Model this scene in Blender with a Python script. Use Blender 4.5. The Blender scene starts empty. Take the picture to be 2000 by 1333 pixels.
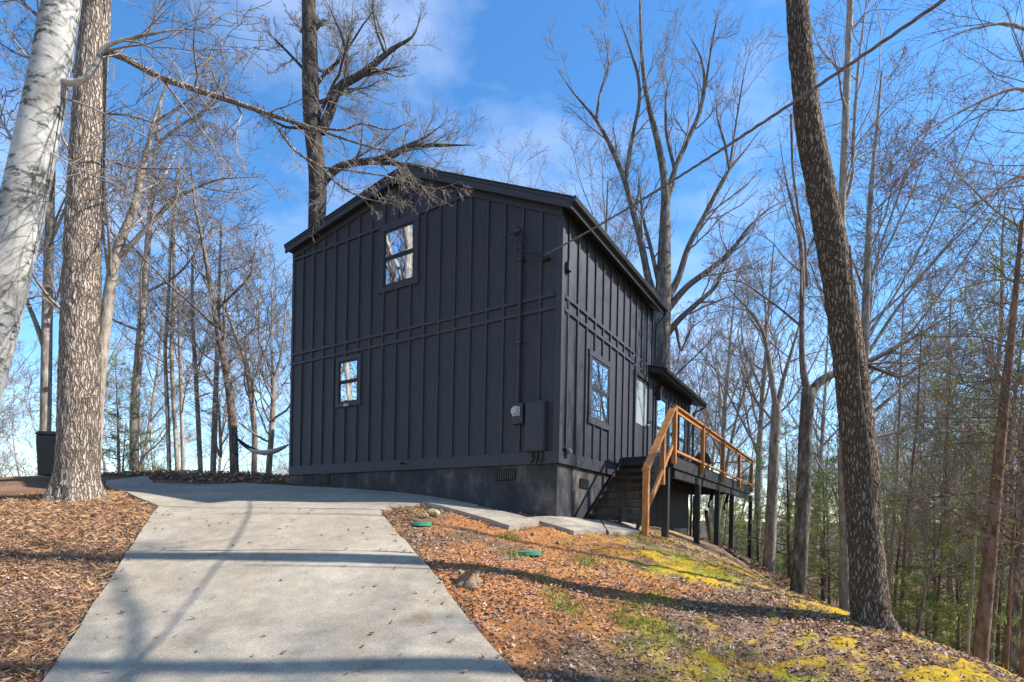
import bpy, math, random
import numpy as np
from mathutils import Vector, Matrix

random.seed(7)
RNG = np.random.default_rng(11)
scene = bpy.context.scene
COL = scene.collection

# ---------------------------------------------------------------- camera
F, CX, HY = 1055.0, 1000.0, 1020.0        # focal length and horizon, measured on a 2000 px wide frame
ROLL = math.radians(1.1)
CZ = 1.75
cr, sr = math.cos(ROLL), math.sin(ROLL)
cam = bpy.data.cameras.new('camera')
cam_o = bpy.data.objects.new('camera', cam)
COL.objects.link(cam_o)
cam.sensor_width = 36.0
cam.lens = 36.0 * F / 2000.0
cam.shift_y = (HY - 666.5) / 2000.0
cam.clip_start = 0.05
cam.clip_end = 3000
cam_o.matrix_world = Matrix(((cr, -sr, 0, 0), (0, 0, -1, 0), (sr, cr, 0, CZ), (0, 0, 0, 1)))
scene.camera = cam_o

# ---------------------------------------------------------------- sky, sun, exposure
SUN_AZ, SUN_EL = math.radians(93), math.radians(40)
world = bpy.data.worlds.new('World')
scene.world = world
world.use_nodes = True
wn, wl = world.node_tree.nodes, world.node_tree.links
for n in list(wn): wn.remove(n)
w_out = wn.new('ShaderNodeOutputWorld')
w_bg = wn.new('ShaderNodeBackground'); w_bg.inputs[1].default_value = 0.15
sky = wn.new('ShaderNodeTexSky'); sky.sky_type = 'NISHITA'; sky.sun_disc = False
sky.sun_elevation = SUN_EL; sky.sun_rotation = SUN_AZ
sky.air_density = 1.0; sky.dust_density = 0.15; sky.ozone_density = 2.2; sky.altitude = 300
hsv = wn.new('ShaderNodeHueSaturation'); hsv.inputs['Saturation'].default_value = 1.26
tc = wn.new('ShaderNodeTexCoord')
mp = wn.new('ShaderNodeMapping'); mp.inputs['Scale'].default_value = (1.0, 1.0, 2.2); mp.inputs['Location'].default_value = (0.7, 0.2, 0.35)
nz = wn.new('ShaderNodeTexNoise'); nz.inputs['Scale'].default_value = 2.1; nz.inputs['Detail'].default_value = 7; nz.inputs['Roughness'].default_value = 0.55
rp = wn.new('ShaderNodeValToRGB')
rp.color_ramp.elements[0].position = 0.50; rp.color_ramp.elements[0].color = (0, 0, 0, 1)
rp.color_ramp.elements[1].position = 0.80; rp.color_ramp.elements[1].color = (0.42, 0.42, 0.42, 1)
mx = wn.new('ShaderNodeMix'); mx.data_type = 'RGBA'
mx.inputs[7].default_value = (6.6, 6.9, 7.6, 1)
wl.new(sky.outputs[0], hsv.inputs['Color'])
wl.new(tc.outputs['Generated'], mp.inputs[0]); wl.new(mp.outputs[0], nz.inputs['Vector'])
wl.new(nz.outputs['Fac'], rp.inputs[0]); wl.new(rp.outputs[0], mx.inputs[0])
wl.new(hsv.outputs[0], mx.inputs[6]); wl.new(mx.outputs[2], w_bg.inputs[0]); wl.new(w_bg.outputs[0], w_out.inputs[0])

sun = bpy.data.lights.new('sun', 'SUN'); sun.energy = 4.7; sun.angle = math.radians(0.55); sun.color = (1.0, 0.945, 0.86)
sun_o = bpy.data.objects.new('sun', sun); COL.objects.link(sun_o)
S = Vector((math.sin(SUN_AZ) * math.cos(SUN_EL), math.cos(SUN_AZ) * math.cos(SUN_EL), math.sin(SUN_EL)))
sun_o.rotation_euler = S.to_track_quat('Z', 'Y').to_euler()
sun_o.location = (30, 10, 30)
scene.view_settings.view_transform = 'Standard'
scene.view_settings.look = 'None'
scene.view_settings.gamma = 1.0
scene.view_settings.exposure = 0.98
scene.cycles.max_bounces = 6
scene.cycles.use_denoising = True

# ---------------------------------------------------------------- helpers
def at(px, py, Y):
    x, y = px - CX, HY - py
    return np.array([(x * cr - y * sr) * Y / F, Y, (x * sr + y * cr) * Y / F + CZ])

def smooth(t):
    t = np.clip(t, 0, 1); return t * t * (3 - 2 * t)

def vnoise(x, y, seed=0):
    xi, yi = np.floor(x).astype(np.int64), np.floor(y).astype(np.int64)
    fx, fy = x - xi, y - yi
    fx, fy = fx * fx * (3 - 2 * fx), fy * fy * (3 - 2 * fy)
    def h(i, j):
        n = (i * 374761393 + j * 668265263 + seed * 982451653) & 0xffffffff
        n = ((n ^ (n >> 13)) * 1274126177) & 0xffffffff
        return ((n ^ (n >> 16)) & 0xffff) / 65535.0
    return (h(xi, yi) * (1 - fx) + h(xi + 1, yi) * fx) * (1 - fy) + (h(xi, yi + 1) * (1 - fx) + h(xi + 1, yi + 1) * fx) * fy

def fbm(x, y, seed=0, octv=4):
    s, a, t = 0, 0.5, 0
    for o in range(octv):
        s = s + a * vnoise(x * 2 ** o, y * 2 ** o, seed + o); t += a; a *= 0.5
    return s / t

def mesh_np(name, v, quads, smooth_sh=True, tri=False):
    v = np.asarray(v, dtype=np.float32); quads = np.asarray(quads, dtype=np.int32)
    me = bpy.data.meshes.new(name)
    k = quads.shape[1]
    me.vertices.add(len(v)); me.vertices.foreach_set('co', v.ravel())
    me.loops.add(quads.size); me.loops.foreach_set('vertex_index', quads.ravel())
    me.polygons.add(len(quads))
    me.polygons.foreach_set('loop_start', np.arange(0, quads.size, k, dtype=np.int32))
    me.polygons.foreach_set('use_smooth', np.full(len(quads), smooth_sh))
    me.update(calc_edges=True)
    me.validate()
    return me

def link(name, me, mat=None, parent=None):
    o = bpy.data.objects.new(name, me)
    if mat is not None and me is not None and len(me.materials) == 0: me.materials.append(mat)
    if parent is not None: o.parent = parent
    COL.objects.link(o)
    return o

def tag(o, label=None, cat=None, group=None, kind=None):
    if label: o['label'] = label
    if cat: o['category'] = cat
    if group: o['group'] = group
    if kind: o['kind'] = kind
    return o

def empty(name, label=None, cat=None, group=None, loc=(0, 0, 0)):
    e = bpy.data.objects.new(name, None); COL.objects.link(e); e.location = loc
    e.empty_display_size = 0.2
    return tag(e, label, cat, group)

def vcol(me, cols, name='Col'):
    a = me.color_attributes.new(name, 'FLOAT_COLOR', 'POINT')
    c = np.ones((len(cols), 4), np.float32); c[:, :3] = cols
    a.data.foreach_set('color', c.ravel())

# ---------------------------------------------------------------- materials
def newmat(name):
    m = bpy.data.materials.new(name); m.use_nodes = True
    nt = m.node_tree; b = nt.nodes['Principled BSDF']
    return m, nt, b

def noise_mat(name, c1, c2, scale=8, rough=0.8, bump=0.2, stretch=(1, 1, 1), detail=6, c3=None, bscale=None, spec=0.3, coord='Object', bdist=0.02):
    m, nt, b = newmat(name); N, L = nt.nodes, nt.links
    t = N.new('ShaderNodeTexCoord'); mpn = N.new('ShaderNodeMapping'); mpn.inputs['Scale'].default_value = stretch
    L.new(t.outputs[coord], mpn.inputs[0])
    n = N.new('ShaderNodeTexNoise'); n.inputs['Scale'].default_value = scale; n.inputs['Detail'].default_value = detail; n.inputs['Roughness'].default_value = 0.65
    L.new(mpn.outputs[0], n.inputs['Vector'])
    r = N.new('ShaderNodeValToRGB'); e = r.color_ramp.elements
    e[0].position, e[0].color = 0.33, (*c1, 1); e[1].position, e[1].color = 0.68, (*c2, 1)
    if c3: q = e.new(0.52); q.color = (*c3, 1)
    L.new(n.outputs['Fac'], r.inputs[0]); L.new(r.outputs[0], b.inputs['Base Color'])
    b.inputs['Roughness'].default_value = rough; b.inputs['Specular IOR Level'].default_value = spec
    if bump:
        n2 = N.new('ShaderNodeTexNoise'); n2.inputs['Scale'].default_value = bscale or scale * 2.5; n2.inputs['Detail'].default_value = 5
        L.new(mpn.outputs[0], n2.inputs['Vector'])
        bp = N.new('ShaderNodeBump'); bp.inputs['Strength'].default_value = bump; bp.inputs['Distance'].default_value = bdist
        L.new(n2.outputs['Fac'], bp.inputs['Height']); L.new(bp.outputs[0], b.inputs['Normal'])
    return m

def attr_mat(name, rough=0.85, var=0.35, nscale=40, bump=0.0, spec=0.15, transl=0.0):
    m, nt, b = newmat(name); N, L = nt.nodes, nt.links
    a = N.new('ShaderNodeAttribute'); a.attribute_name = 'Col'
    t = N.new('ShaderNodeTexCoord')
    n = N.new('ShaderNodeTexNoise'); n.inputs['Scale'].default_value = nscale; n.inputs['Detail'].default_value = 6; n.inputs['Roughness'].default_value = 0.7
    L.new(t.outputs['Object'], n.inputs['Vector'])
    mr = N.new('ShaderNodeMapRange'); mr.inputs[1].default_value = 0.3; mr.inputs[2].default_value = 0.7
    mr.inputs[3].default_value = 1 - var; mr.inputs[4].default_value = 1 + var
    L.new(n.outputs['Fac'], mr.inputs[0])
    mxn = N.new('ShaderNodeVectorMath'); mxn.operation = 'SCALE'
    L.new(a.outputs['Color'], mxn.inputs[0]); L.new(mr.outputs[0], mxn.inputs['Scale'])
    L.new(mxn.outputs[0], b.inputs['Base Color'])
    b.inputs['Roughness'].default_value = rough; b.inputs['Specular IOR Level'].default_value = spec
    if bump:
        bp = N.new('ShaderNodeBump'); bp.inputs['Strength'].default_value = bump; bp.inputs['Distance'].default_value = 0.03
        L.new(n.outputs['Fac'], bp.inputs['Height']); L.new(bp.outputs[0], b.inputs['Normal'])
    return m

M = {}
M['paint'] = noise_mat('black_paint', (0.024, 0.025, 0.032), (0.056, 0.057, 0.068), 5, 0.5, 0.9, (18, 18, 0.6), bscale=9, spec=0.28, bdist=0.006)
M['trim'] = noise_mat('black_trim', (0.034, 0.035, 0.044), (0.056, 0.057, 0.067), 6, 0.5, 0.15, (6, 6, 2), spec=0.28, bdist=0.004)
M['deckblack'] = noise_mat('black_stained_wood', (0.010, 0.010, 0.012), (0.035, 0.034, 0.036), 9, 0.55, 0.3, (4, 4, 4), spec=0.4)
M['gutter'] = noise_mat('dark_bronze_metal', (0.022, 0.020, 0.020), (0.034, 0.030, 0.030), 5, 0.32, 0, spec=0.5)
M['shingle'] = noise_mat('asphalt_shingle', (0.012, 0.012, 0.014), (0.045, 0.043, 0.045), 60, 0.9, 0.6)
M['found'] = noise_mat('painted_block', (0.022, 0.023, 0.028), (0.15, 0.13, 0.112), 2.2, 0.75, 0.35, (1, 1, 0.7), c3=(0.052, 0.050, 0.054), bscale=22, spec=0.3)
M['cedar'] = noise_mat('stained_cedar', (0.30, 0.115, 0.035), (0.52, 0.25, 0.085), 7, 0.55, 0.25, (3, 3, 0.8), c3=(0.42, 0.18, 0.055), bscale=30, bdist=0.004)
M['concrete'] = noise_mat('concrete', (0.27, 0.255, 0.225), (0.47, 0.45, 0.41), 1.1, 0.85, 0.35, (1, 1, 1), detail=12, bscale=160, bdist=0.006)
M['wire'] = noise_mat('black_wire', (0.012, 0.012, 0.012), (0.03, 0.03, 0.03), 20, 0.4, 0)
M['rubber'] = noise_mat('cable_black', (0.02, 0.02, 0.022), (0.05, 0.05, 0.052), 20, 0.5, 0)
M['cable_grey'] = noise_mat('weathered_cable', (0.10, 0.10, 0.105), (0.22, 0.215, 0.21), 20, 0.6, 0)
M['grey_metal'] = noise_mat('grey_metal', (0.36, 0.36, 0.36), (0.5, 0.5, 0.5), 12, 0.35, 0)
M['bin'] = noise_mat('bin_plastic', (0.010, 0.012, 0.016), (0.022, 0.025, 0.032), 4, 0.38, 0.05)
M['lid'] = noise_mat('green_plastic', (0.03, 0.20, 0.12), (0.06, 0.30, 0.19), 14, 0.5, 0.1)
M['rock'] = noise_mat('ochre_rock', (0.26, 0.19, 0.10), (0.52, 0.40, 0.22), 14, 0.85, 0.5)
M['cutwood'] = noise_mat('weathered_stump', (0.13, 0.09, 0.06), (0.36, 0.26, 0.17), 12, 0.9, 0.7, (4, 4, 1))
M['void'] = noise_mat('dark_void', (0.004, 0.004, 0.004), (0.008, 0.008, 0.008), 5, 0.9, 0)
M['cloth'] = noise_mat('hammock_cloth', (0.02, 0.02, 0.024), (0.04, 0.04, 0.05), 10, 0.8, 0.1)
M['clothw'] = noise_mat('hammock_pale_cloth', (0.55, 0.55, 0.56), (0.7, 0.7, 0.7), 10, 0.8, 0.1)
M['curtain'] = noise_mat('door_blind', (0.20, 0.23, 0.22), (0.34, 0.37, 0.35), 5, 0.35, 0.1, (8, 8, 2))
M['bark_oak'] = noise_mat('furrowed_bark', (0.16, 0.12, 0.09), (0.56, 0.47, 0.39), 18, 0.95, 1.0, (1, 1, 0.2), c3=(0.38, 0.305, 0.245), bscale=24, bdist=0.03, spec=0.1)
M['bark_dark'] = noise_mat('dark_scaly_bark', (0.05, 0.038, 0.03), (0.33, 0.27, 0.215), 18, 0.95, 1.0, (1, 1, 0.3), c3=(0.165, 0.125, 0.098), bscale=24, bdist=0.03, spec=0.1)
M['bark_grey'] = noise_mat('grey_bark', (0.13, 0.11, 0.092), (0.46, 0.42, 0.37), 9, 0.95, 0.6, (1, 1, 0.3), c3=(0.28, 0.245, 0.21), spec=0.1)
M['bark_tan'] = noise_mat('tan_bark', (0.17, 0.135, 0.105), (0.47, 0.40, 0.33), 9, 0.95, 0.5, (1, 1, 0.3), spec=0.1)
M['bark_backlit'] = noise_mat('backlit_bark', (0.028, 0.024, 0.02), (0.17, 0.14, 0.118), 12, 0.95, 0.8, (1, 1, 0.3), c3=(0.075, 0.06, 0.05), spec=0.1)  # darker bark copy: the tall tree's backlit shade is put into the colour
M['bark_mid'] = noise_mat('mottled_grey_bark', (0.06, 0.05, 0.042), (0.30, 0.27, 0.235), 10, 0.95, 0.7, (1, 1, 0.35), c3=(0.15, 0.128, 0.108), spec=0.1)
M['bark_red'] = noise_mat('red_pine_bark', (0.085, 0.05, 0.037), (0.29, 0.18, 0.13), 14, 0.95, 0.8, (1, 1, 0.4), spec=0.1)
M['twig'] = noise_mat('twig', (0.15, 0.125, 0.108), (0.36, 0.315, 0.28), 3, 0.9, 0, spec=0.1)
M['twig_dark'] = noise_mat('dark_twig', (0.11, 0.09, 0.078), (0.27, 0.23, 0.20), 3, 0.9, 0, spec=0.1)
M['needle'] = attr_mat('pine_needle', 0.6, 0.2, 3)
M['litter'] = attr_mat('leaf_litter', 0.8, 0.2, 30)
M['ground'] = attr_mat('ground_soil', 0.95, 0.55, 26, 0.9, 0.05)

def birch_mat():
    m, nt, b = newmat('smooth_pale_bark'); N, L = nt.nodes, nt.links
    t = N.new('ShaderNodeTexCoord')
    def nz_(scale, st, det=6):
        q = N.new('ShaderNodeMapping'); q.inputs['Scale'].default_value = st; L.new(t.outputs['Object'], q.inputs[0])
        n = N.new('ShaderNodeTexNoise'); n.inputs['Scale'].default_value = scale; n.inputs['Detail'].default_value = det; n.inputs['Roughness'].default_value = 0.7
        L.new(q.outputs[0], n.inputs['Vector']); return n
    n1 = nz_(3.0, (1, 1, 0.8)); n2 = nz_(9, (1, 1, 2.2), 8); n3 = nz_(2.2, (1, 1, 1), 3)
    r1 = N.new('ShaderNodeValToRGB'); r1.color_ramp.elements[0].color = (0.23, 0.215, 0.195, 1); r1.color_ramp.elements[1].color = (0.52, 0.505, 0.475, 1)
    r1.color_ramp.elements[0].position = 0.35; r1.color_ramp.elements[1].position = 0.62
    L.new(n1.outputs['Fac'], r1.inputs[0])
    r2 = N.new('ShaderNodeValToRGB'); r2.color_ramp.elements[0].position = 0.50; r2.color_ramp.elements[1].position = 0.58
    L.new(n2.outputs['Fac'], r2.inputs[0])
    r3 = N.new('ShaderNodeValToRGB'); r3.color_ramp.elements[0].position = 0.42; r3.color_ramp.elements[1].position = 0.54
    L.new(n3.outputs['Fac'], r3.inputs[0])
    mu = N.new('ShaderNodeMath'); mu.operation = 'MULTIPLY'; L.new(r2.outputs[0], mu.inputs[0]); L.new(r3.outputs[0], mu.inputs[1])
    mxx = N.new('ShaderNodeMix'); mxx.data_type = 'RGBA'; L.new(mu.outputs[0], mxx.inputs[0]); L.new(r1.outputs[0], mxx.inputs[6])
    mxx.inputs[7].default_value = (0.07, 0.075, 0.062, 1)
    L.new(mxx.outputs[2], b.inputs['Base Color']); b.inputs['Roughness'].default_value = 0.8; b.inputs['Specular IOR Level'].default_value = 0.2
    bp = N.new('ShaderNodeBump'); bp.inputs['Strength'].default_value = 0.4; bp.inputs['Distance'].default_value = 0.01
    L.new(n2.outputs['Fac'], bp.inputs['Height']); L.new(bp.outputs[0], b.inputs['Normal'])
    return m
M['bark_pale'] = birch_mat()

def glass_mat():
    m, nt, b = newmat('window_glass'); N, L = nt.nodes, nt.links
    b.inputs['Base Color'].default_value = (0.012, 0.016, 0.02, 1); b.inputs['Roughness'].default_value = 0.4
    g = N.new('ShaderNodeBsdfGlossy'); g.inputs['Roughness'].default_value = 0.01; g.inputs['Color'].default_value = (0.9, 0.95, 1, 1)
    lw = N.new('ShaderNodeFresnel'); lw.inputs['IOR'].default_value = 2.1
    mr = N.new('ShaderNodeMapRange'); mr.inputs[3].default_value = 0.16; mr.inputs[4].default_value = 1.0
    L.new(lw.outputs[0], mr.inputs[0])
    ms = N.new('ShaderNodeMixShader'); L.new(mr.outputs[0], ms.inputs[0]); L.new(b.outputs[0], ms.inputs[1]); L.new(g.outputs[0], ms.inputs[2])
    n = N.new('ShaderNodeTexNoise'); n.inputs['Scale'].default_value = 1.3; n.inputs['Detail'].default_value = 1
    bp = N.new('ShaderNodeBump'); bp.inputs['Strength'].default_value = 0.05; bp.inputs['Distance'].default_value = 0.02
    t = N.new('ShaderNodeTexCoord'); L.new(t.outputs['Object'], n.inputs['Vector'])
    L.new(n.outputs['Fac'], bp.inputs['Height']); L.new(bp.outputs[0], g.inputs['Normal'])
    L.new(ms.outputs[0], nt.nodes['Material Output'].inputs[0])
    return m
M['glass'] = glass_mat()

def bark_mat(name, c_lo, c_hi, c_crack, vs, zst, depth=0.03):
    m, nt, b = newmat(name); N, L = nt.nodes, nt.links
    t = N.new('ShaderNodeTexCoord')
    wob = N.new('ShaderNodeTexNoise'); wob.inputs['Scale'].default_value = 7; wob.inputs['Detail'].default_value = 4
    L.new(t.outputs['Object'], wob.inputs['Vector'])
    wv = N.new('ShaderNodeVectorMath'); wv.operation = 'SCALE'; wv.inputs['Scale'].default_value = 0.10; L.new(wob.outputs['Color'], wv.inputs[0])
    ad = N.new('ShaderNodeVectorMath'); ad.operation = 'ADD'; L.new(t.outputs['Object'], ad.inputs[0]); L.new(wv.outputs[0], ad.inputs[1])
    mp_ = N.new('ShaderNodeMapping'); mp_.inputs['Scale'].default_value = (1, 1, zst); L.new(ad.outputs[0], mp_.inputs[0])
    vo = N.new('ShaderNodeTexVoronoi'); vo.feature = 'DISTANCE_TO_EDGE'; vo.inputs['Scale'].default_value = vs; L.new(mp_.outputs[0], vo.inputs['Vector'])
    r1 = N.new('ShaderNodeValToRGB'); e = r1.color_ramp.elements; e[0].position, e[0].color = 0.0, (0, 0, 0, 1); e[1].position, e[1].color = 0.22, (1, 1, 1, 1); L.new(vo.outputs['Distance'], r1.inputs[0])
    n2 = N.new('ShaderNodeTexNoise'); n2.inputs['Scale'].default_value = 11; n2.inputs['Detail'].default_value = 8; n2.inputs['Roughness'].default_value = 0.7; L.new(ad.outputs[0], n2.inputs['Vector'])
    r2 = N.new('ShaderNodeValToRGB'); e = r2.color_ramp.elements; e[0].position, e[0].color = 0.32, (*c_lo, 1); e[1].position, e[1].color = 0.66, (*c_hi, 1); L.new(n2.outputs['Fac'], r2.inputs[0])
    mx_ = N.new('ShaderNodeMix'); mx_.data_type = 'RGBA'; L.new(r1.outputs[0], mx_.inputs[0]); mx_.inputs[6].default_value = (*c_crack, 1); L.new(r2.outputs[0], mx_.inputs[7])
    L.new(mx_.outputs[2], b.inputs['Base Color']); b.inputs['Roughness'].default_value = 0.95; b.inputs['Specular IOR Level'].default_value = 0.1
    su = N.new('ShaderNodeMath'); su.operation = 'MULTIPLY_ADD'; su.inputs[1].default_value = 0.4; L.new(n2.outputs['Fac'], su.inputs[0]); L.new(r1.outputs[0], su.inputs[2])
    bp = N.new('ShaderNodeBump'); bp.inputs['Strength'].default_value = 1.0; bp.inputs['Distance'].default_value = depth
    L.new(su.outputs[0], bp.inputs['Height']); L.new(bp.outputs[0], b.inputs['Normal'])
    return m
M['bark_hero_oak'] = bark_mat('furrowed_oak_bark', (0.30, 0.24, 0.19), (0.56, 0.475, 0.40), (0.17, 0.125, 0.095), 26, 0.13)
M['bark_hero_dark'] = bark_mat('plated_dark_bark', (0.16, 0.12, 0.092), (0.29, 0.235, 0.187), (0.10, 0.074, 0.057), 34, 0.20, 0.04)

def concrete_mat():
    m, nt, b = newmat('brushed_concrete'); N, L = nt.nodes, nt.links
    t = N.new('ShaderNodeTexCoord')
    def nn(sc, det, ro=0.6):
        n = N.new('ShaderNodeTexNoise'); n.inputs['Scale'].default_value = sc; n.inputs['Detail'].default_value = det; n.inputs['Roughness'].default_value = ro
        L.new(t.outputs['Object'], n.inputs['Vector']); return n
    def ramp(n, p0, c0, p1, c1):
        r = N.new('ShaderNodeValToRGB'); e = r.color_ramp.elements
        e[0].position, e[0].color, e[1].position, e[1].color = p0, (*c0, 1), p1, (*c1, 1); L.new(n.outputs['Fac'], r.inputs[0]); return r
    big = ramp(nn(0.9, 8), 0.3, (0.325, 0.28, 0.22), 0.7, (0.48, 0.425, 0.345))
    fine = ramp(nn(75, 3, 0.8), 0.34, (0.58, 0.56, 0.53), 0.58, (1.06, 1.05, 1.03))
    mid = ramp(nn(6, 6), 0.3, (0.80, 0.80, 0.80), 0.7, (1.08, 1.08, 1.08))
    stain = ramp(nn(1.6, 5), 0.62, (1, 1, 1), 0.74, (0.80, 0.66, 0.52))
    def mul(a_, b_):
        q = N.new('ShaderNodeMix'); q.data_type = 'RGBA'; q.blend_type = 'MULTIPLY'; q.inputs[0].default_value = 1
        L.new(a_, q.inputs[6]); L.new(b_, q.inputs[7]); return q.outputs[2]
    L.new(mul(mul(mul(big.outputs[0], fine.outputs[0]), mid.outputs[0]), stain.outputs[0]), b.inputs['Base Color'])
    b.inputs['Roughness'].default_value = 0.9; b.inputs['Specular IOR Level'].default_value = 0.2
    bp = N.new('ShaderNodeBump'); bp.inputs['Strength'].default_value = 0.5; bp.inputs['Distance'].default_value = 0.006
    L.new(fine.outputs[0], bp.inputs['Height']); L.new(bp.outputs[0], b.inputs['Normal'])
    return m
M['concrete'] = concrete_mat()

# ---------------------------------------------------------------- terrain
CP = []
def cp(px, py, Y): CP.append(tuple(at(px, py, Y)))
def cw(x, y, z): CP.append((x, y, z + CZ))
for px, py in ((85, 1333), (1018, 1333), (310, 993), (738, 1000), (200, 1160), (880, 1165), (525, 996), (550, 1333), (0, 1150), (-300, 1333)):
    cp(px, py, 2527.0 / (py - 712))
for a in ((215, 957, 11.3), (400, 952, 13.3), (568, 951, 13.25), (690, 958, 12.1), (800, 968, 11.2), (935, 990, 10.2), (1083, 1015, 9.4), (640, 984, 9.7), (820, 987, 9.5),
          (150, 971, 9.3), (0, 962, 10.5), (-300, 975, 10.5), (80, 935, 12.6), (0, 932, 14), (-250, 935, 14), (300, 924, 16.5), (480, 924, 16.8), (560, 938, 14.6),
          (915, 1125, 6.1), (1180, 1033, 9.55), (1250, 1042, 9.75), (1305, 1052, 11.0), (1367, 1062, 13.36), (1404, 1068, 15.3), (1432, 1082, 17.2), (1468, 1105, 20.3),
          (1700, 1216, 6.2), (1500, 1333, 4.7), (1400, 1180, 6.4), (1960, 1310, 5.6), (1580, 1170, 7.6), (1000, 1060, 7.9), (1200, 1333, 4.3)):
    cp(*a)
for a in ((0, 0, -1.85), (-3, 0, -1.8), (4, 1, -2.2), (9, 2, -3.0), (-8, 2, -1.5), (0, -12, -2.4), (-14, -10, -2), (14, -10, -4),
          (-4.5, 24, 0.0), (-10, 24, 0.1), (-16, 20, 0.3), (-5, 34, -3.0), (-14, 36, -3.2), (-22, 30, -2.5), (2, 20, -0.3), (4, 28, -2.4),
          (6.9, 6.3, -2.5), (7.6, 8.6, -2.7), (9.4, 8.6, -3.3), (12, 7, -4.2), (8.8, 13, -2.9), (12.5, 14, -4.4), (12, 22, -3.6), (20, 16, -5), (22, 30, -5), (10, 34, -4.2), (30, 5, -5)):
    cw(*a)
CPA = np.array(CP)
def tps(r2): return np.where(r2 > 1e-12, 0.5 * r2 * np.log(np.maximum(r2, 1e-12)), 0)
n_ = len(CPA)
K = tps(((CPA[:, None, :2] - CPA[None, :, :2]) ** 2).sum(-1)) + np.eye(n_) * 0.02
Pm = np.c_[np.ones(n_), CPA[:, :2]]
sol = np.linalg.solve(np.block([[K, Pm], [Pm.T, np.zeros((3, 3))]]), np.r_[CPA[:, 2], 0, 0, 0])
def base_h(X, Y):
    X, Y = np.asarray(X, float), np.asarray(Y, float)
    sh = X.shape; x, y = X.ravel(), Y.ravel()
    out = np.empty_like(x)
    for s in range(0, len(x), 20000):
        xs, ys = x[s:s + 20000], y[s:s + 20000]
        r2 = (xs[:, None] - CPA[None, :, 0]) ** 2 + (ys[:, None] - CPA[None, :, 1]) ** 2
        out[s:s + 20000] = tps(r2) @ sol[:n_] + sol[n_] + sol[n_ + 1] * xs + sol[n_ + 2] * ys
    d = np.hypot(x - 1, y - 10)
    far = CZ - 4.0 + 2.0 * (fbm(x * 0.02 + 5, y * 0.02, 3, 3) - 0.5) - 1.5 * smooth((-x - 10) / 40) + 9 * smooth((d - 90) / 500) * (0.3 + 0.7 * smooth((x + 60) / 200))
    w = smooth((d - 17) / 16)
    return (out * (1 - w) + far * w).reshape(sh)

def ground_hit(px, py, y0=2.5, y1=60):
    ys = np.linspace(y0, y1, 3000)
    x, y = px - CX, HY - py
    X = (x * cr - y * sr) * ys / F; Z = (x * sr + y * cr) * ys / F + CZ
    d = Z - base_h(X, ys)
    i = np.argmax(d < 0)
    if d[i] >= 0: i = len(ys) - 1
    return np.array([X[i], ys[i], base_h(X[i:i + 1], ys[i:i + 1])[0]])

def poly_in(poly, x, y):
    c = np.zeros(x.shape, bool); j = len(poly) - 1
    for i in range(len(poly)):
        xi, yi = poly[i][:2]; xj, yj = poly[j][:2]
        c ^= ((yi > y) != (yj > y)) & (x < (xj - xi) * (y - yi) / (yj - yi + 1e-12) + xi); j = i
    return c

G = lambda px, py: tuple(ground_hit(px, py)[:2])
PD = lambda px, py: tuple(at(px, py, 2527.0 / (py - 712))[:2])
dl0, dl1, dr0, dr1 = PD(85, 1333), PD(310, 993), PD(1018, 1333), PD(738, 1000)
ext = lambda p, q, t: (p[0] + (p[0] - q[0]) * t, p[1] + (p[1] - q[1]) * t)
DRIVE = [ext(dl0, dl1, 0.8), dl1, dr1, ext(dr0, dr1, 0.8)]
APRON = [(dl1[0] - 0.02, dl1[1] + 0.02), G(262, 972), G(212, 956), (-9.5, 12.6), (-9.5, 14.0), G(300, 946), G(470, 946), at(569, 951, 13.2)[:2], at(800, 968, 11.25)[:2], at(932, 989, 10.25)[:2], G(880, 985), G(828, 987), (dr1[0] + 0.02, dr1[1] + 0.03)]
WALK = [[G(829, 987), G(994, 1034), G(1053, 1025), G(872, 982)],
        [G(1029, 1017), G(1120, 1043), G(1185, 1044), G(1172, 1022)],
        [G(1188, 1044), G(1247, 1044), G(1246, 1030), G(1175, 1022)]]
jl, jr = PD(248, 1086.5), PD(812, 1088)
DRIVES = [[DRIVE[0], jl, jr, DRIVE[3]], [(jl[0] + 0.006, jl[1] + 0.012), DRIVE[1], DRIVE[2], (jr[0] - 0.004, jr[1] + 0.012)]]
SLABS = [DRIVE, APRON] + WALK

def axis(segs):
    out = [segs[0][0]]
    for a, b, s in segs:
        n = max(1, int(round((b - a) / s))); out += list(np.linspace(a, b, n + 1)[1:])
    return np.array(out)
gx = axis([(-700, -120, 40), (-120, -30, 6), (-30, -9, 0.8), (-9, -4.5, 0.14), (-4.5, 7.6, 0.06), (7.6, 14, 0.16), (14, 40, 0.9), (40, 140, 6), (140, 700, 40)])
gy = axis([(-120, -20, 8), (-20, 2, 0.8), (2, 3, 0.2), (3, 11, 0.06), (11, 16, 0.14), (16, 40, 0.6), (40, 130, 5), (130, 1100, 45)])
XX, YY = np.meshgrid(gx, gy)
BH = base_h(XX, YY)
inside = np.zeros(XX.shape, bool)
for p in SLABS: inside |= poly_in(p, XX, YY)
moss_n = fbm(XX * 0.75 + 3, YY * 0.9, 21, 4) + 0.7 * (fbm(XX * 3.2, YY * 3.2, 31, 4) - 0.5) + 0.7 * (fbm(XX * 10, YY * 10, 37, 3) - 0.5)
slopeR = smooth((XX - 0.2) / 2.0) * smooth((10.5 + 0.45 * XX - YY) / 1.5) * smooth((9.0 - XX) / 1.5)
moss = smooth((moss_n - 0.45 + 0.13 * smooth((XX - 1.0) / 3.0)) / 0.26) * slopeR
fine = fbm(XX * 6, YY * 6, 5, 4) - 0.5
near = smooth((24 - np.hypot(XX, YY - 8)) / 8)
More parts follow.
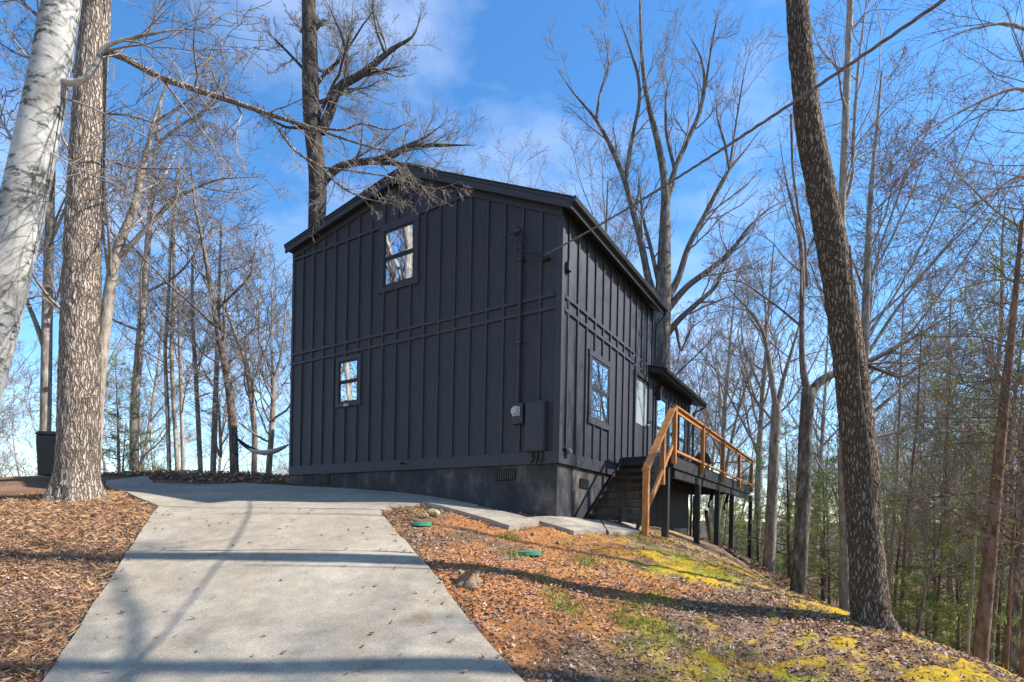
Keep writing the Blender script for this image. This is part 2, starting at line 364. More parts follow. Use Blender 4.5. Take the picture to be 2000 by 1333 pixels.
ZZ = BH + near * (0.05 * fine + 0.05 * (fbm(XX * 1.1, YY * 1.1, 8, 3) - 0.5)) + (1 - near) * 0.5 * (fbm(XX * 0.2, YY * 0.2, 9, 3) - 0.5)
ZZ += moss * (0.018 + 0.03 * (fbm(XX * 13, YY * 13, 41, 2) - 0.4))
ZZ = np.where(inside, BH - 0.10, ZZ - 0.02)
def mixc(c, d, w): return c * (1 - w[..., None]) + np.array(d) * w[..., None]
colr = np.ones(XX.shape + (3,)) * np.array((0.175, 0.115, 0.075))
colr = mixc(colr, (0.26, 0.17, 0.12), smooth((fbm(XX * 0.9, YY * 0.9, 51, 3) - 0.4) / 0.2))
left = smooth((-1.2 - XX - 0.2 * (9 - YY)) / 0.8)
colr = mixc(colr, (0.21, 0.115, 0.065), left * near * smooth((fbm(XX * 1.6, YY * 1.6, 71, 3) - 0.3) / 0.3))
rightn = smooth((XX + 1.6) / 0.8) * smooth((12 - YY) / 2) * smooth((9 - XX) / 2)
clay = smooth((fbm(XX * 0.8 + 9, YY * 0.8, 61, 4) - 0.47 + 0.14 * smooth((2.0 - XX) / 2.0)) / 0.10) * rightn * smooth((3.8 - XX) / 1.6)
colr = mixc(colr, (0.42, 0.18, 0.068), clay * 0.85)
dry = smooth((fbm(XX * 0.9, YY * 0.9, 81, 3) - 0.40) / 0.2) * smooth((XX - 1.0) / 2) * smooth((YY - 6.8) / 1.2) * smooth((22 - YY) / 3) * smooth((10 - XX) / 2)
colr = mixc(colr, (0.36, 0.26, 0.12), dry * 0.8)
mcol = mixc(np.ones(XX.shape + (3,)) * np.array((0.46, 0.30, 0.03)), (0.28, 0.26, 0.03), smooth((fbm(XX * 1.3, YY * 1.3, 91, 3) - 0.52) / 0.12))
colr = colr * (1 - moss[..., None]) + mcol * moss[..., None]
backfar = smooth((np.hypot(XX, YY - 8) - 15) / 10)
colr = mixc(colr, (0.27, 0.185, 0.135), backfar * 0.7)
colr = mixc(colr, (0.09, 0.078, 0.07), smooth((np.hypot(XX, YY) - 40) / 50))
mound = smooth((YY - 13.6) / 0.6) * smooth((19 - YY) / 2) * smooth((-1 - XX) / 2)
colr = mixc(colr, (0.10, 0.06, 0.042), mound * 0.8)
ny, nx = XX.shape
idx = np.arange(nx * ny).reshape(ny, nx)
q = np.stack([idx[:-1, :-1], idx[:-1, 1:], idx[1:, 1:], idx[1:, :-1]], -1).reshape(-1, 4)
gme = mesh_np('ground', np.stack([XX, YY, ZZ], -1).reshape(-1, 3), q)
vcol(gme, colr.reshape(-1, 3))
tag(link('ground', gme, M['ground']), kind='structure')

from mathutils.geometry import tessellate_polygon
def slab(name, poly, top=0.03, depth=0.22, res=0.25, rough_edge=0.012, mat='concrete'):
    """concrete sheet lying on the ground, with real broken edges"""
    P = []
    for i in range(len(poly)):
        p, r = np.array(poly[i][:2]), np.array(poly[(i + 1) % len(poly)][:2])
        m = max(1, int(np.hypot(*(r - p)) / res))
        for t in range(m): P.append(p + (r - p) * t / m)
    P = np.array(P); P = P + RNG.normal(0, rough_edge, P.shape) * 0.7
    x0, x1, y0, y1 = P[:, 0].min(), P[:, 0].max(), P[:, 1].min(), P[:, 1].max()
    inn = []
    xs, ys = np.meshgrid(np.arange(x0, x1, res), np.arange(y0, y1, res))
    xs, ys = xs.ravel(), ys.ravel(); k = poly_in([tuple(p) for p in P], xs, ys)
    xs, ys = xs[k], ys[k]
    d = np.sqrt(((xs[:, None] - P[None, :, 0]) ** 2 + (ys[:, None] - P[None, :, 1]) ** 2)).min(1)
    xs, ys = xs[d > res * 0.6], ys[d > res * 0.6]
    from mathutils.geometry import delaunay_2d_cdt
    allp = [Vector(p) for p in P] + [Vector((a, b)) for a, b in zip(xs, ys)]
    edges = [(i, (i + 1) % len(P)) for i in range(len(P))]
    v2, e2, f2, *_ = delaunay_2d_cdt(allp, edges, [list(range(len(P)))], 1, 1e-5)
    v2 = np.array([(v.x, v.y) for v in v2])
    z = base_h(v2[:, 0], v2[:, 1]) + top
    verts = [(a, b, c) for (a, b), c in zip(v2, z)]
    faces = [tuple(f) for f in f2]
    nb = len(P)
    # bevelled lip then skirt
    ctr = P.mean(0)
    off = len(verts)
    for i in range(nb):
        a, b = v2[i]; verts.append((a, b, z[i] - depth))
    for i in range(nb):
        j = (i + 1) % nb; faces.append((i, off + i, off + j, j))
    me = bpy.data.meshes.new(name); me.from_pydata(verts, [], faces); me.update()
    return link(name, me, M[mat])
for i, d_ in enumerate(DRIVES): tag(slab('driveway', d_, 0.03 + 0.004 * i), kind='structure')
tag(slab('parking_apron', APRON, 0.035), kind='structure')
for i, w in enumerate(WALK):
    tag(slab('walkway', w, 0.06 if i == 0 else 0.05, 0.2, 0.2), kind='structure')

# ---------------------------------------------------------------- house frame
U, V = np.array((-0.849, 0.5285)), np.array((0.5286, 0.8488))
C0 = np.array((0.784, 9.4))
W, L1, L2 = 7.41, 5.1, 9.1
def H(a, b, c):
    p = C0 + a * U + b * V
    return (p[0], p[1], CZ + c)
def on_front(px, py):
    r = ((px - CX) * cr - (HY - py) * sr) / F
    a = (C0[0] - r * C0[1]) / (r * U[1] - U[0])
    p = C0 + a * U; z = ((px - CX) * sr + (HY - py) * cr) * p[1] / F
    return a, z
def on_side(px, py, a=0.0):
    r = ((px - CX) * cr - (HY - py) * sr) / F
    o = C0 + a * U
    b = (r * o[1] - o[0]) / (V[0] - r * V[1])
    p = o + b * V; z = ((px - CX) * sr + (HY - py) * cr) * p[1] / F
    return b, z

BOXF = [(0, 1, 3, 2), (4, 6, 7, 5), (0, 4, 5, 1), (2, 3, 7, 6), (0, 2, 6, 4), (1, 5, 7, 3)]
def boxm(name, bxs):
    v, f = [], []
    for (a0, a1, b0, b1, c0, c1) in bxs:
        o = len(v)
        for a in (a0, a1):
            for b in (b0, b1):
                for c in (c0, c1): v.append(H(a, b, c))
        f += [tuple(o + i for i in q_) for q_ in BOXF]
    me = bpy.data.meshes.new(name); me.from_pydata(v, [], f); me.update()
    return me
def hb(name, bx, mat, parent, bevel=0.0):
    o = link(name, boxm(name, [bx] if not isinstance(bx, list) else bx), M[mat] if isinstance(mat, str) else mat, parent)
    if bevel:
        md = o.modifiers.new('bevel', 'BEVEL'); md.width = bevel; md.segments = 2
    return o
def prism(name, prof, b0, b1, mat, parent):
    """profile in (a, c), extruded along b"""
    n = len(prof)
    v = [H(a, b0, c) for a, c in prof] + [H(a, b1, c) for a, c in prof]
    f = [tuple(range(n)), tuple(range(2 * n - 1, n - 1, -1))] + [(i, i + n, (i + 1) % n + n, (i + 1) % n) for i in range(n)]
    me = bpy.data.meshes.new(name); me.from_pydata(v, [], f); me.update()
    return link(name, me, M[mat], parent)
def tube(name, pts, rad, mat, parent=None, sides=8):
    P = np.array(pts, float)[None]
    R = np.broadcast_to(np.asarray(rad, float), (1, P.shape[1]))
    v, f = tubes(P, R, sides)
    return link(name, mesh_np(name, v, f), M[mat] if isinstance(mat, str) else mat, parent)
def tubes(P, R, S):
    N, K_, _ = P.shape
    T = np.gradient(P, axis=1); T /= np.linalg.norm(T, axis=2, keepdims=True) + 1e-9
    mean = T.mean(1); ref = np.zeros((N, 3)); ref[np.arange(N), np.abs(mean).argmin(1)] = 1
    A = np.cross(T, ref[:, None, :]); A /= np.linalg.norm(A, axis=2, keepdims=True) + 1e-9
    B = np.cross(T, A)
    th = np.arange(S) / S * 2 * np.pi
    V_ = P[:, :, None, :] + R[:, :, None, None] * (np.cos(th)[None, None, :, None] * A[:, :, None, :] + np.sin(th)[None, None, :, None] * B[:, :, None, :])
    i = np.arange(N * K_ * S).reshape(N, K_, S)
    q_ = np.stack([i[:, :-1, :], np.roll(i, -1, 2)[:, :-1, :], np.roll(i, -1, 2)[:, 1:, :], i[:, 1:, :]], -1).reshape(-1, 4)
    return V_.reshape(-1, 3), q_

RA, RC = 3.59, 7.34
def rc(a): return RC - (a - RA) * 0.170 if a > RA else RC - (RA - a) * 0.474
house = empty('house', 'tall black board-and-batten house with low gable roof at the top of the driveway', 'house', loc=H(W / 2, 0, 0))
house_inv = house.matrix_world
def hparent(o): o.matrix_parent_inverse = Matrix.Translation(-Vector(house.location)); return o
HP = house
_link = link
def link(name, me, mat=None, parent=None):
    o = _link(name, me, mat, parent)
    if parent is not None:
        if parent.parent is None: o.matrix_parent_inverse = Matrix.Translation(-parent.location)
    return o

# walls
wf = prism('wall', [(0, 1.04), (W, 1.04), (W, rc(W) - 0.14), (RA, RC - 0.14), (0, rc(0) - 0.14)], 0, 0.15, 'paint', HP)
ws = hb('wall', (0.0, 0.15, 0.1505, L1, 1.04, rc(0) - 0.16), 'paint', HP)
hb('wall', (W - 0.15, W, 0.1505, L1, 1.04, rc(W) - 0.16), 'paint', HP)
prism('wall', [(0.151, 1.04), (W - 0.151, 1.04), (W - 0.151, rc(W) - 0.16), (RA, RC - 0.16), (0.151, rc(0) - 0.16)], L1 - 0.15, L1 - 0.001, 'paint', HP)
wing_c = lambda a: 3.88 + (a + 0.38) * 0.30
ww = hb('wall', (0.0, 0.15, L1 + 0.001, L2, 1.04, 3.9), 'paint', HP)
prism('wall', [(0.151, 1.04), (5.0, 1.04), (5.0, 5.35), (0.151, 3.92)], L2 - 0.15, L2 - 0.002, 'paint', HP)
# foundation
fnd = hb('foundation', [(0.03, W - 0.04, 0.03, 0.2, -1.2, 1.038), (0.032, 0.2, 0.201, L2 - 0.03, -2.6, 1.037), (W - 0.24, W - 0.042, 0.201, L1, -1.2, 1.037)], 'found', HP)
hb('lower_wall', (0.0, 0.028, 4.6, L2 - 0.05, -0.55, 1.036), 'paint', HP)
# roofs
def roof_slab(name, a0, c0, a1, c1, b0, b1, th, mat, parent):
    v = [H(a0, b0, c0), H(a1, b0, c1), H(a1, b1, c1), H(a0, b1, c0), H(a0, b0, c0 - th), H(a1, b0, c1 - th), H(a1, b1, c1 - th), H(a0, b1, c0 - th)]
    f = [(0, 1, 2, 3), (4, 7, 6, 5), (0, 4, 5, 1), (1, 5, 6, 2), (2, 6, 7, 3), (3, 7, 4, 0)]
    me = bpy.data.meshes.new(name); me.from_pydata(v, [], f); me.update()
    return link(name, me, M[mat], parent)
rl = roof_slab('roof', RA, RC, W + 0.12, rc(W + 0.12), -0.2, L1 + 0.25, 0.03, 'shingle', HP)
rr = roof_slab('roof', -0.27, rc(-0.27), RA - 0.002, RC - 0.001, -0.2, L1 + 0.25, 0.03, 'shingle', HP)
roof_slab('soffit', RA, RC - 0.035, W + 0.09, rc(W + 0.09) - 0.035, -0.14, L1 + 0.2, 0.1, 'trim', HP)
roof_slab('soffit', -0.24, rc(-0.24) - 0.035, RA - 0.002, RC - 0.036, -0.14, L1 + 0.2, 0.1, 'trim', HP)
def rake(a0, a1, d0, d1, b0, b1, name='rake_board'):
    pr = [(a0, rc(a0) - d0), (a1, rc(a1) - d0), (a1, rc(a1) - d1), (a0, rc(a0) - d1)]
    return prism(name, pr, b0, b1, 'trim', HP)
rake(RA, W + 0.10, 0.032, 0.20, -0.175, -0.142); rake(-0.24, RA - 0.003, 0.032, 0.20, -0.175, -0.142)
rake(RA, W, 0.14, 0.31, -0.028, -0.001, 'frieze_board'); rake(0.0, RA - 0.003, 0.14, 0.31, -0.028, -0.001, 'frieze_board')
rake(RA, W + 0.11, 0.028, 0.075, -0.19, -0.1755, 'drip_edge'); rake(-0.26, RA - 0.003, 0.028, 0.075, -0.19, -0.1755, 'drip_edge')
# gutters: trough profile along b
def gutter(a_out, c_top, b0, b1, parent):
    t = c_top
    pr = [(a_out, t), (a_out - 0.085, t + 0.005), (a_out - 0.10, t - 0.025), (a_out - 0.075, t - 0.08), (a_out - 0.01, t - 0.09)]
    return prism('gutter', pr, b0, b1, 'gutter', parent)
gutter(-0.245, rc(-0.24) - 0.02, -0.19, L1 + 0.25, HP)
hb('fascia', (-0.244, -0.215, -0.138, L1 + 0.2, rc(-0.24) - 0.19, rc(-0.24) - 0.04), 'trim', HP)
rw = roof_slab('roof', -0.40, wing_c(-0.40), 5.0, wing_c(5.0), L1 - 0.28, L2 + 0.16, 0.03, 'shingle', HP)
roof_slab('soffit', -0.37, wing_c(-0.37) - 0.034, 5.0, wing_c(5.0) - 0.034, L1 - 0.25, L2 + 0.13, 0.12, 'trim', HP)
gutter(-0.378, wing_c(-0.38) - 0.02, L1 - 0.28, L2 + 0.16, HP)
tube('downspout', [H(-0.28, L1 + 0.18, rc(-0.24) - 0.08), H(-0.26, L1 + 0.18, rc(-0.24) - 0.2), H(-0.06, L1 + 0.1, rc(-0.33) - 0.42), H(-0.05, L1 + 0.1, 4.25)], 0.035, 'gutter', HP)
tube('downspout', [H(-0.42, L2 + 0.2, 3.86), H(-0.40, L2 + 0.2, 3.74), H(-0.08, L2 + 0.05, 3.55), H(-0.06, L2 + 0.05, 1.0), H(-0.06, L2 + 0.05, -0.4)], 0.035, 'gutter', HP)
# skirt, corner boards
SK0, SK1 = 1.04, 1.26
hb('skirt_board', (0.0, W, -0.03, -0.001, SK0, SK1), 'trim', HP, 0.004)
hb('skirt_board', (-0.03, -0.001, -0.03, L1, SK0, SK1), 'trim', HP, 0.004)
hb('corner_board', (0.0, 0.1, -0.026, -0.001, SK1 + 0.001, rc(0) - 0.31), 'trim', HP, 0.003)
hb('corner_board', (-0.026, -0.001, -0.026, 0.085, SK1 + 0.001, rc(0) - 0.30), 'trim', HP, 0.003)
hb('corner_board', (W - 0.07, W, -0.026, -0.001, SK1 + 0.001, rc(W) - 0.31), 'trim', HP, 0.003)

B1, B2, BT = 3.74, 3.97, 0.055     # the two horizontal bands
def win_front(px0, px1, pt0, pb0, pt1, pb1):
    a1, ct = on_front(px0, pt0); a0, _ = on_front(px1, pt1); _, cb = on_front(px0, pb0)
    _, ct2 = on_front(px1, pt1); _, cb2 = on_front(px1, pb1)
    return a0, a1, (cb + cb2) / 2, (ct + ct2) / 2
WF = [win_front(745, 820, 441, 572, 424, 556), win_front(659, 707, 703, 796, 690, 792)]
FB = 0.034
def fbat(a, c0, c1, holes):
    segs = [(c0, c1)]
    for (x0, x1, y0, y1) in holes:
        if x0 - 0.03 < a < x1 + 0.03:
            ns = []
            for s0, s1 in segs:
                if s1 <= y0 or s0 >= y1: ns.append((s0, s1)); continue
                if s0 < y0: ns.append((s0, y0))
                if s1 > y1: ns.append((y1, s1))
            segs = ns
    for s0, s1 in segs:
        if s1 - s0 > 0.04: hb('batten', (a - 0.022, a + 0.022, -FB, -0.001, s0, s1), 'trim', wf)
for i in range(1, 19):
    a = 0.02 + i * 0.388
    top = rc(a) - 0.31
    fbat(a, SK1 + 0.001, B1 - 0.001, WF); fbat(a, B1 + BT + 0.001, B2 - 0.001, WF)
    if a > RA and top > 6.34:
        fbat(a, B2 + BT + 0.001, 6.30, WF)
        if top - 6.36 > 0.05: fbat(a, 6.36, top, WF)
    else: fbat(a, B2 + BT + 0.001, top, WF)
for c in (B1, B2): hb('batten', (0.101, W - 0.071, -FB - 0.002, -0.0008, c, c + BT), 'trim', wf)
a_hit = RA - (RC - 0.31 - 6.30) / 0.474
hb('batten', (a_hit, W - 0.071, -FB - 0.002, -0.0008, 6.301, 6.359), 'trim', wf)

def window(parent, mk, x0, x1, y0, y1, sash=0.045, cas=0.09, rail=0.5, horns=True):
    """mk(x0,x1,d0,d1,y0,y1) -> box args; d is the distance out of the wall"""
    w = _link('window', boxm('window', [mk(x0, x0 + cas, 0.001, 0.034, y0 + cas, y1 - cas), mk(x1 - cas, x1, 0.001, 0.034, y0 + cas, y1 - cas),
                                       mk(x0 - 0.015, x1 + 0.015, 0.001, 0.038, y0, y0 + cas - 0.001), mk(x0 - 0.015, x1 + 0.015, 0.001, 0.038, y1 - cas + 0.001, y1)]), M['trim'], parent)
    w.matrix_parent_inverse = Matrix.Translation(-Vector(house.location))
    i0, i1, j0, j1 = x0 + cas + 0.001, x1 - cas - 0.001, y0 + cas + 0.001, y1 - cas - 0.001
    mid = j0 + (j1 - j0) * rail
    def sub(name, bxs, mat):
        return _link(name, boxm(name, bxs), M[mat], w)
    for (k0, k1, dd) in ((mid, j1, 0.022), (j0, mid, 0.014)):
        sub('sash', [mk(i0, i0 + sash, 0.001, dd, k0, k1), mk(i1 - sash, i1, 0.001, dd, k0, k1), mk(i0 + sash, i1 - sash, 0.001, dd, k0, k0 + sash), mk(i0 + sash, i1 - sash, 0.001, dd, k1 - sash, k1)], 'deckblack')
        sub('pane', [mk(i0 + sash, i1 - sash, 0.001, dd - 0.009, k0 + sash, k1 - sash)], 'glass')
    return w
mkf = lambda x0, x1, d0, d1, y0, y1: (x0, x1, -d1, -d0, y0, y1)
mks = lambda x0, x1, d0, d1, y0, y1: (-d1, -d0, x0, x1, y0, y1)
window(HP, mkf, *WF[0], cas=0.12)
window(HP, mkf, *WF[1], sash=0.04, cas=0.09)
# side wall
def win_side(px0, px1, py0, py1):
    b0, ct = on_side(px0, py0); b1, _ = on_side(px1, py0); _, cb = on_side(px0, py1)
    return b0, b1, cb, ct
WS = win_side(1149.7, 1193, 682, 827)
window(HP, mks, *WS, cas=0.11)
D0, D1 = on_side(1238, 720)[0], L1 - 0.06
DC0, DC1 = 1.50, 3.62
SH_ = [WS, (D0 - 0.02, D1 + 0.02, 0, DC1)]
def sbat(b, c0, c1, holes, parent):
    segs = [(c0, c1)]
    for (x0, x1, y0, y1) in holes:
        if x0 - 0.03 < b < x1 + 0.03:
            ns = []
            for s0, s1 in segs:
                if s1 <= y0 or s0 >= y1: ns.append((s0, s1)); continue
                if s0 < y0: ns.append((s0, y0))
                if s1 > y1: ns.append((y1, s1))
            segs = ns
    for s0, s1 in segs:
        if s1 - s0 > 0.04: hb('batten', (-FB, -0.001, b - 0.022, b + 0.022, s0, s1), 'trim', parent)
SB1, SB2 = 3.72, 3.95
nb_ = 0
bb = 0.24
while bb < L1 - 0.05:
    sbat(bb, SK1 + 0.001, SB1 - 0.001, SH_, ws); sbat(bb, SB1 + BT + 0.001, SB2 - 0.001, SH_, ws); sbat(bb, SB2 + BT + 0.001, rc(0) - 0.17, SH_, ws)
    bb += 0.40
for c in (SB1, SB2): hb('batten', (-FB - 0.002, -0.0008, 0.086, D0 - 0.05, c, c + BT), 'trim', ws)
# door, recessed look by deep casing
door = hb('door', (-0.012, -0.001, D0 + 0.08, D1 - 0.28, DC0, DC1 - 0.1), 'deckblack', HP)
hb('door_frame', [(-0.05, -0.001, D0, D0 + 0.079, DC0, DC1), (-0.05, -0.001, D1 - 0.279, D1, DC0, DC1), (-0.05, -0.001, D0 + 0.08, D1 - 0.28, DC1 - 0.099, DC1)], 'trim', HP)
dg = hb('pane', (-0.02, -0.0125, D0 + 0.15, D1 - 0.36, 2.4, DC1 - 0.2), 'curtain', door)
hb('door_panel', (-0.022, -0.0125, D0 + 0.17, D0 + 0.31, 1.68, 2.30), 'trim', door, 0.006)
hb('door_panel', (-0.022, -0.0125, D1 - 0.51, D1 - 0.37, 1.68, 2.30), 'trim', door, 0.006)
def ball(name, ctr, r, mat, parent, sc=(1, 1, 1), n=12):
    th, ph = np.meshgrid(np.linspace(0, 2 * np.pi, n, endpoint=False), np.linspace(0, np.pi, n // 2 + 1))
    v = np.stack([r * sc[0] * np.cos(th) * np.sin(ph), r * sc[1] * np.sin(th) * np.sin(ph), r * sc[2] * np.cos(ph)], -1).reshape(-1, 3) + np.array(ctr)
    i = np.arange(len(v)).reshape(-1, n)
    q_ = np.stack([i[:-1], i[1:], np.roll(i, -1, 1)[1:], np.roll(i, -1, 1)[:-1]], -1).reshape(-1, 4)
    return link(name, mesh_np(name, v, q_), M[mat] if isinstance(mat, str) else mat, parent)
ball('door_handle', H(-0.06, D1 - 0.33, 2.45), 0.035, 'grey_metal', door)
# wing windows and battens
WW = []
for px0, px1, py0, py1 in ((1280, 1303, 741, 866), (1305, 1322, 765, 880), (1324.5, 1339, 783, 886)):
    b0, ct = on_side(px0, py0); b1, _ = on_side(px1, py0)
    WW.append((b0 + 0.02, b1 - 0.02, 1.65, 3.45))
    window(HP, mks, b0 + 0.02, b1 - 0.02, 1.65, 3.45, cas=0.09)
bb = L1 + 0.12
while bb < L2 - 0.05:
    sbat(bb, 1.55, 3.70, WW, ww); bb += 0.40
# fixtures
ml = empty('lantern_tmp') if False else None
b_, c_ = on_side(1282, 741, -0.12)
hb('wall_lantern', [(-0.18, -0.06, L1 + 0.18, L1 + 0.30, 3.20, 3.50), (-0.20, -0.04, L1 + 0.16, L1 + 0.32, 3.50, 3.54), (-0.06, -0.001, L1 + 0.2, L1 + 0.28, 3.32, 3.42)], 'deckblack', HP, 0.01)
b_, c_ = on_side(1104, 523)
fl = hb('flood_light', [(-0.10, -0.02, b_ - 0.05, b_ + 0.07, c_ - 0.08, c_ + 0.08), (-0.019, -0.001, b_ - 0.06, b_ + 0.06, c_ - 0.10, c_ + 0.10)], 'deckblack', HP, 0.01)
tube('flood_light_cable', [H(-0.035, b_ + 0.02, c_ - 0.09), H(-0.035, b_ + 0.03, c_ - 1.2), H(-0.035, b_ + 0.01, SK1 + 0.9), H(-0.035, b_ - 0.03, SK1 + 0.02)], 0.007, 'rubber', HP)
b_, c_ = on_side(1103, 882)
hd = []
for i in range(9):
    an = math.pi * i / 8
    hd.append(H(-0.012 - 0.13 * math.sin(an), b_, c_ + 0.10 * (1 if an < 0 else 1) * math.cos(an)))
def hood(b_, c_):
    v, f = [], []
    n = 9
    for j, bo in enumerate((-0.085, -0.06, 0.06, 0.085)):
        s = 0.75 if j in (0, 3) else 1.0
        for i in range(n):
            an = math.pi * 0.62 * i / (n - 1)
            v.append(H(-0.004 - 0.125 * s * math.sin(an), b_ + bo, c_ - 0.02 + 0.10 * s * math.cos(an)))
    for j in range(3):
        for i in range(n - 1):
            o = j * n + i; f.append((o, o + 1, o + n + 1, o + n))
    me = bpy.data.meshes.new('dryer_vent'); me.from_pydata(v, [], f); me.update()
    o = link('dryer_vent', me, M['trim'], HP)
    md = o.modifiers.new('s', 'SOLIDIFY'); md.thickness = 0.008
hood(b_, c_)
a_, c_ = on_front(1021, 460); a2_, c2_ = on_front(1021, 790)
tube('service_mast', [H(a_, -0.07, c_), H(a_, -0.07, (c_ + c2_) / 2), H(a_, -0.07, c2_ - 0.02)], 0.034, 'trim', HP, 12)
wh = ball('weatherhead', H(a_ + 0.04, -0.12, c_ + 0.03), 0.075, 'gutter', HP, (1.0, 1.1, 0.95))
hb('mast_strap', [(a_ - 0.06, a_ + 0.06, -0.108, -0.001, c_ - 0.5, c_ - 0.46), (a_ - 0.06, a_ + 0.06, -0.108, -0.001, c_ - 2.0, c_ - 1.96)], 'gutter', HP)
a0, ct = on_front(1027, 789); a1, cb = on_front(1006, 831)
mb = hb('meter_box', (a0, a1, -0.11, -0.001, cb, ct), 'trim', HP, 0.008)
am, cm = on_front(1014.5, 806)
mt = hb('meter_base', (am - 0.08, am + 0.08, -0.118, -0.111, cm - 0.085, cm + 0.085), 'grey_metal', mb, 0.004)
prs = []
def disc(name, a, c, b0, b1, r, mat, parent, n=20, r2=None):
    r2 = r2 or r
    v = [H(a + r * math.cos(2 * math.pi * i / n), b0, c + r * math.sin(2 * math.pi * i / n)) for i in range(n)] + [H(a + r2 * math.cos(2 * math.pi * i / n), b1, c + r2 * math.sin(2 * math.pi * i / n)) for i in range(n)]
    f = [tuple(range(n)), tuple(range(2 * n - 1, n - 1, -1))] + [(i, i + n, (i + 1) % n + n, (i + 1) % n) for i in range(n)]
    me = bpy.data.meshes.new(name); me.from_pydata(v, [], f); me.update()
    return link(name, me, M[mat], parent)
disc('meter_ring', am, cm, -0.119, -0.15, 0.09, 'grey_metal', mb)
disc('meter_glass', am, cm, -0.151, -0.21, 0.072, 'grey_metal', mb, r2=0.058)
a0, ct = on_front(1070, 784); a1, cb = on_front(1031, 884)
pb = hb('breaker_panel', (a0, a1, -0.13, -0.001, cb, ct), 'trim', HP, 0.01)
hb('panel_door', (a0 + 0.02, a1 - 0.02, -0.137, -0.131, cb + 0.03, ct - 0.03), 'trim', pb, 0.004)
for i, aa in enumerate((a0 + 0.08, a0 + 0.17, a0 + 0.27)):
    tube('conduit', [H(aa, -0.06, cb), H(aa, -0.06, cb - 0.12), H(aa + 0.03, -0.05, cb - 0.2)], 0.018, 'rubber', pb)
tube('conduit', [H(a0 + 0.05, -0.06, cb - 0.16), H(a0 + 0.1, -0.07, cb - 0.06), H(a0 + 0.2, -0.07, cb - 0.05), H(a0 + 0.3, -0.06, cb - 0.2)], 0.014, 'rubber', pb)
a_, c_ = on_front(1069, 505)
hb('cable_anchor', [(a_ - 0.06, a_ + 0.06, -0.10, -0.001, c_ - 0.05, c_ + 0.0)], 'deckblack', HP, 0.01)
ANCH = np.array(H(a_, -0.12, c_)); HEAD = np.array(H(on_front(1021, 460)[0] + 0.02, -0.18, on_front(1021, 460)[1] - 0.01))
a_, c_ = on_front(783, 369)
gv = hb('gable_vent', (a_ - 0.16, a_ + 0.16, -0.030, -0.001, c_ - 0.26, c_ + 0.26), 'trim', HP)
for i in range(7):
    hb('louver', (a_ - 0.12, a_ + 0.12, -0.042, -0.031, c_ - 0.22 + i * 0.065, c_ - 0.18 + i * 0.065), 'gutter', gv)
for px, py, s in ((631, 928, 1), (988, 928, 1)):
    a_, c_ = on_front(px, py)
    c_ = min(c_, SK0 - 0.13)
    fv = hb('foundation_vent', (a_ - 0.2, a_ + 0.2, 0.012, 0.029, c_ - 0.10, c_ + 0.10), 'void', HP)
    for i in range(8):
        hb('vent_bar', (a_ - 0.18 + i * 0.048, a_ - 0.165 + i * 0.048, 0.004, 0.0115, c_ - 0.09, c_ + 0.09), 'gutter', fv)
b_, c_ = on_side(1143, 945)
c_ = min(c_, SK0 - 0.12)
fv = hb('foundation_vent', (0.012, 0.031, b_ - 0.2, b_ + 0.2, c_ - 0.09, c_ + 0.09), 'void', HP)
a_, c_ = on_front(790, 906)
tube('hose_bib', [H(a_, -0.03, c_), H(a_, -0.12, c_), H(a_, -0.13, c_ - 0.05)], 0.018, 'gutter', HP)
a_, c_ = on_front(681, 793)
hb('motion_sensor', [(a_ - 0.05, a_ + 0.05, -0.11, -0.04, c_ - 0.03, c_ + 0.03)], 'grey_metal', HP, 0.01)
hb('wall_light', [(W + 0.001, W + 0.10, 0.02, 0.12, on_front(565, 734)[1] - 0.1, on_front(565, 734)[1] + 0.1)], 'deckblack', HP, 0.015)

# ---------------------------------------------------------------- deck and stairs
deck = empty('deck', 'raised black deck with orange cedar railing and stairs beside the house', 'deck', loc=H(-0.5, 4, 0))
DA, DB0, DB1, DC = -1.15, 3.0, 13.3, 1.47
def db_(name, bx, mat, parent=None, bevel=0.0): return hb(name, bx, mat, parent or deck, bevel)
def gz(a, b):
    p = C0 + a * U + b * V
    return float(base_h(np.array([p[0]]), np.array([p[1]]))[0]) - CZ
nbd = 0
y = DA + 0.01
while y < -0.03:                                  # deck boards run along the house
    db_('deck_board', (y, y + 0.132, DB0, DB1, DC - 0.038, DC), 'deckblack'); y += 0.14
y = 0.2
while y < 3.4:
    db_('deck_board', (y, y + 0.132, L2 + 0.35, DB1, DC - 0.038, DC), 'deckblack'); y += 0.14
db_('rim_board', (DA - 0.04, DA - 0.001, DB0 - 0.04, DB1 + 0.04, DC - 0.27, DC - 0.002), 'deckblack')
db_('rim_board', (DA, -0.03, DB0 - 0.039, DB0 - 0.001, DC - 0.27, DC - 0.002), 'deckblack')
db_('rim_board', (DA, 3.4, DB1 + 0.001, DB1 + 0.039, DC - 0.27, DC - 0.002), 'deckblack')
b = DB0 + 0.3
while b < DB1:
    db_('joist', (DA + 0.002, -0.035 if b < L2 + 0.3 else 3.3, b, b + 0.04, DC - 0.25, DC - 0.042), 'deckblack'); b += 0.5
posts_b = [on_side(px, 1000, DA)[0] for px in (1306, 1367, 1405, 1433, 1469)]
for b in posts_b:
    g_ = gz(DA, b)
    db_('support_post', (DA + 0.001, DA + 0.13, b - 0.065, b + 0.065, g_ - 0.15, DC - 0.275), 'deckblack', bevel=0.006)
for b in (posts_b[1] + 0.4, posts_b[2] + 1.2, posts_b[4] - 0.2):
    g_ = gz(0.9 if b > L2 else -0.25, b)
    aa = 0.9 if b > L2 else -0.25
    db_('support_post', (aa, aa + 0.12, b - 0.06, b + 0.06, g_ - 0.15, DC - 0.275), 'deckblack', bevel=0.006)
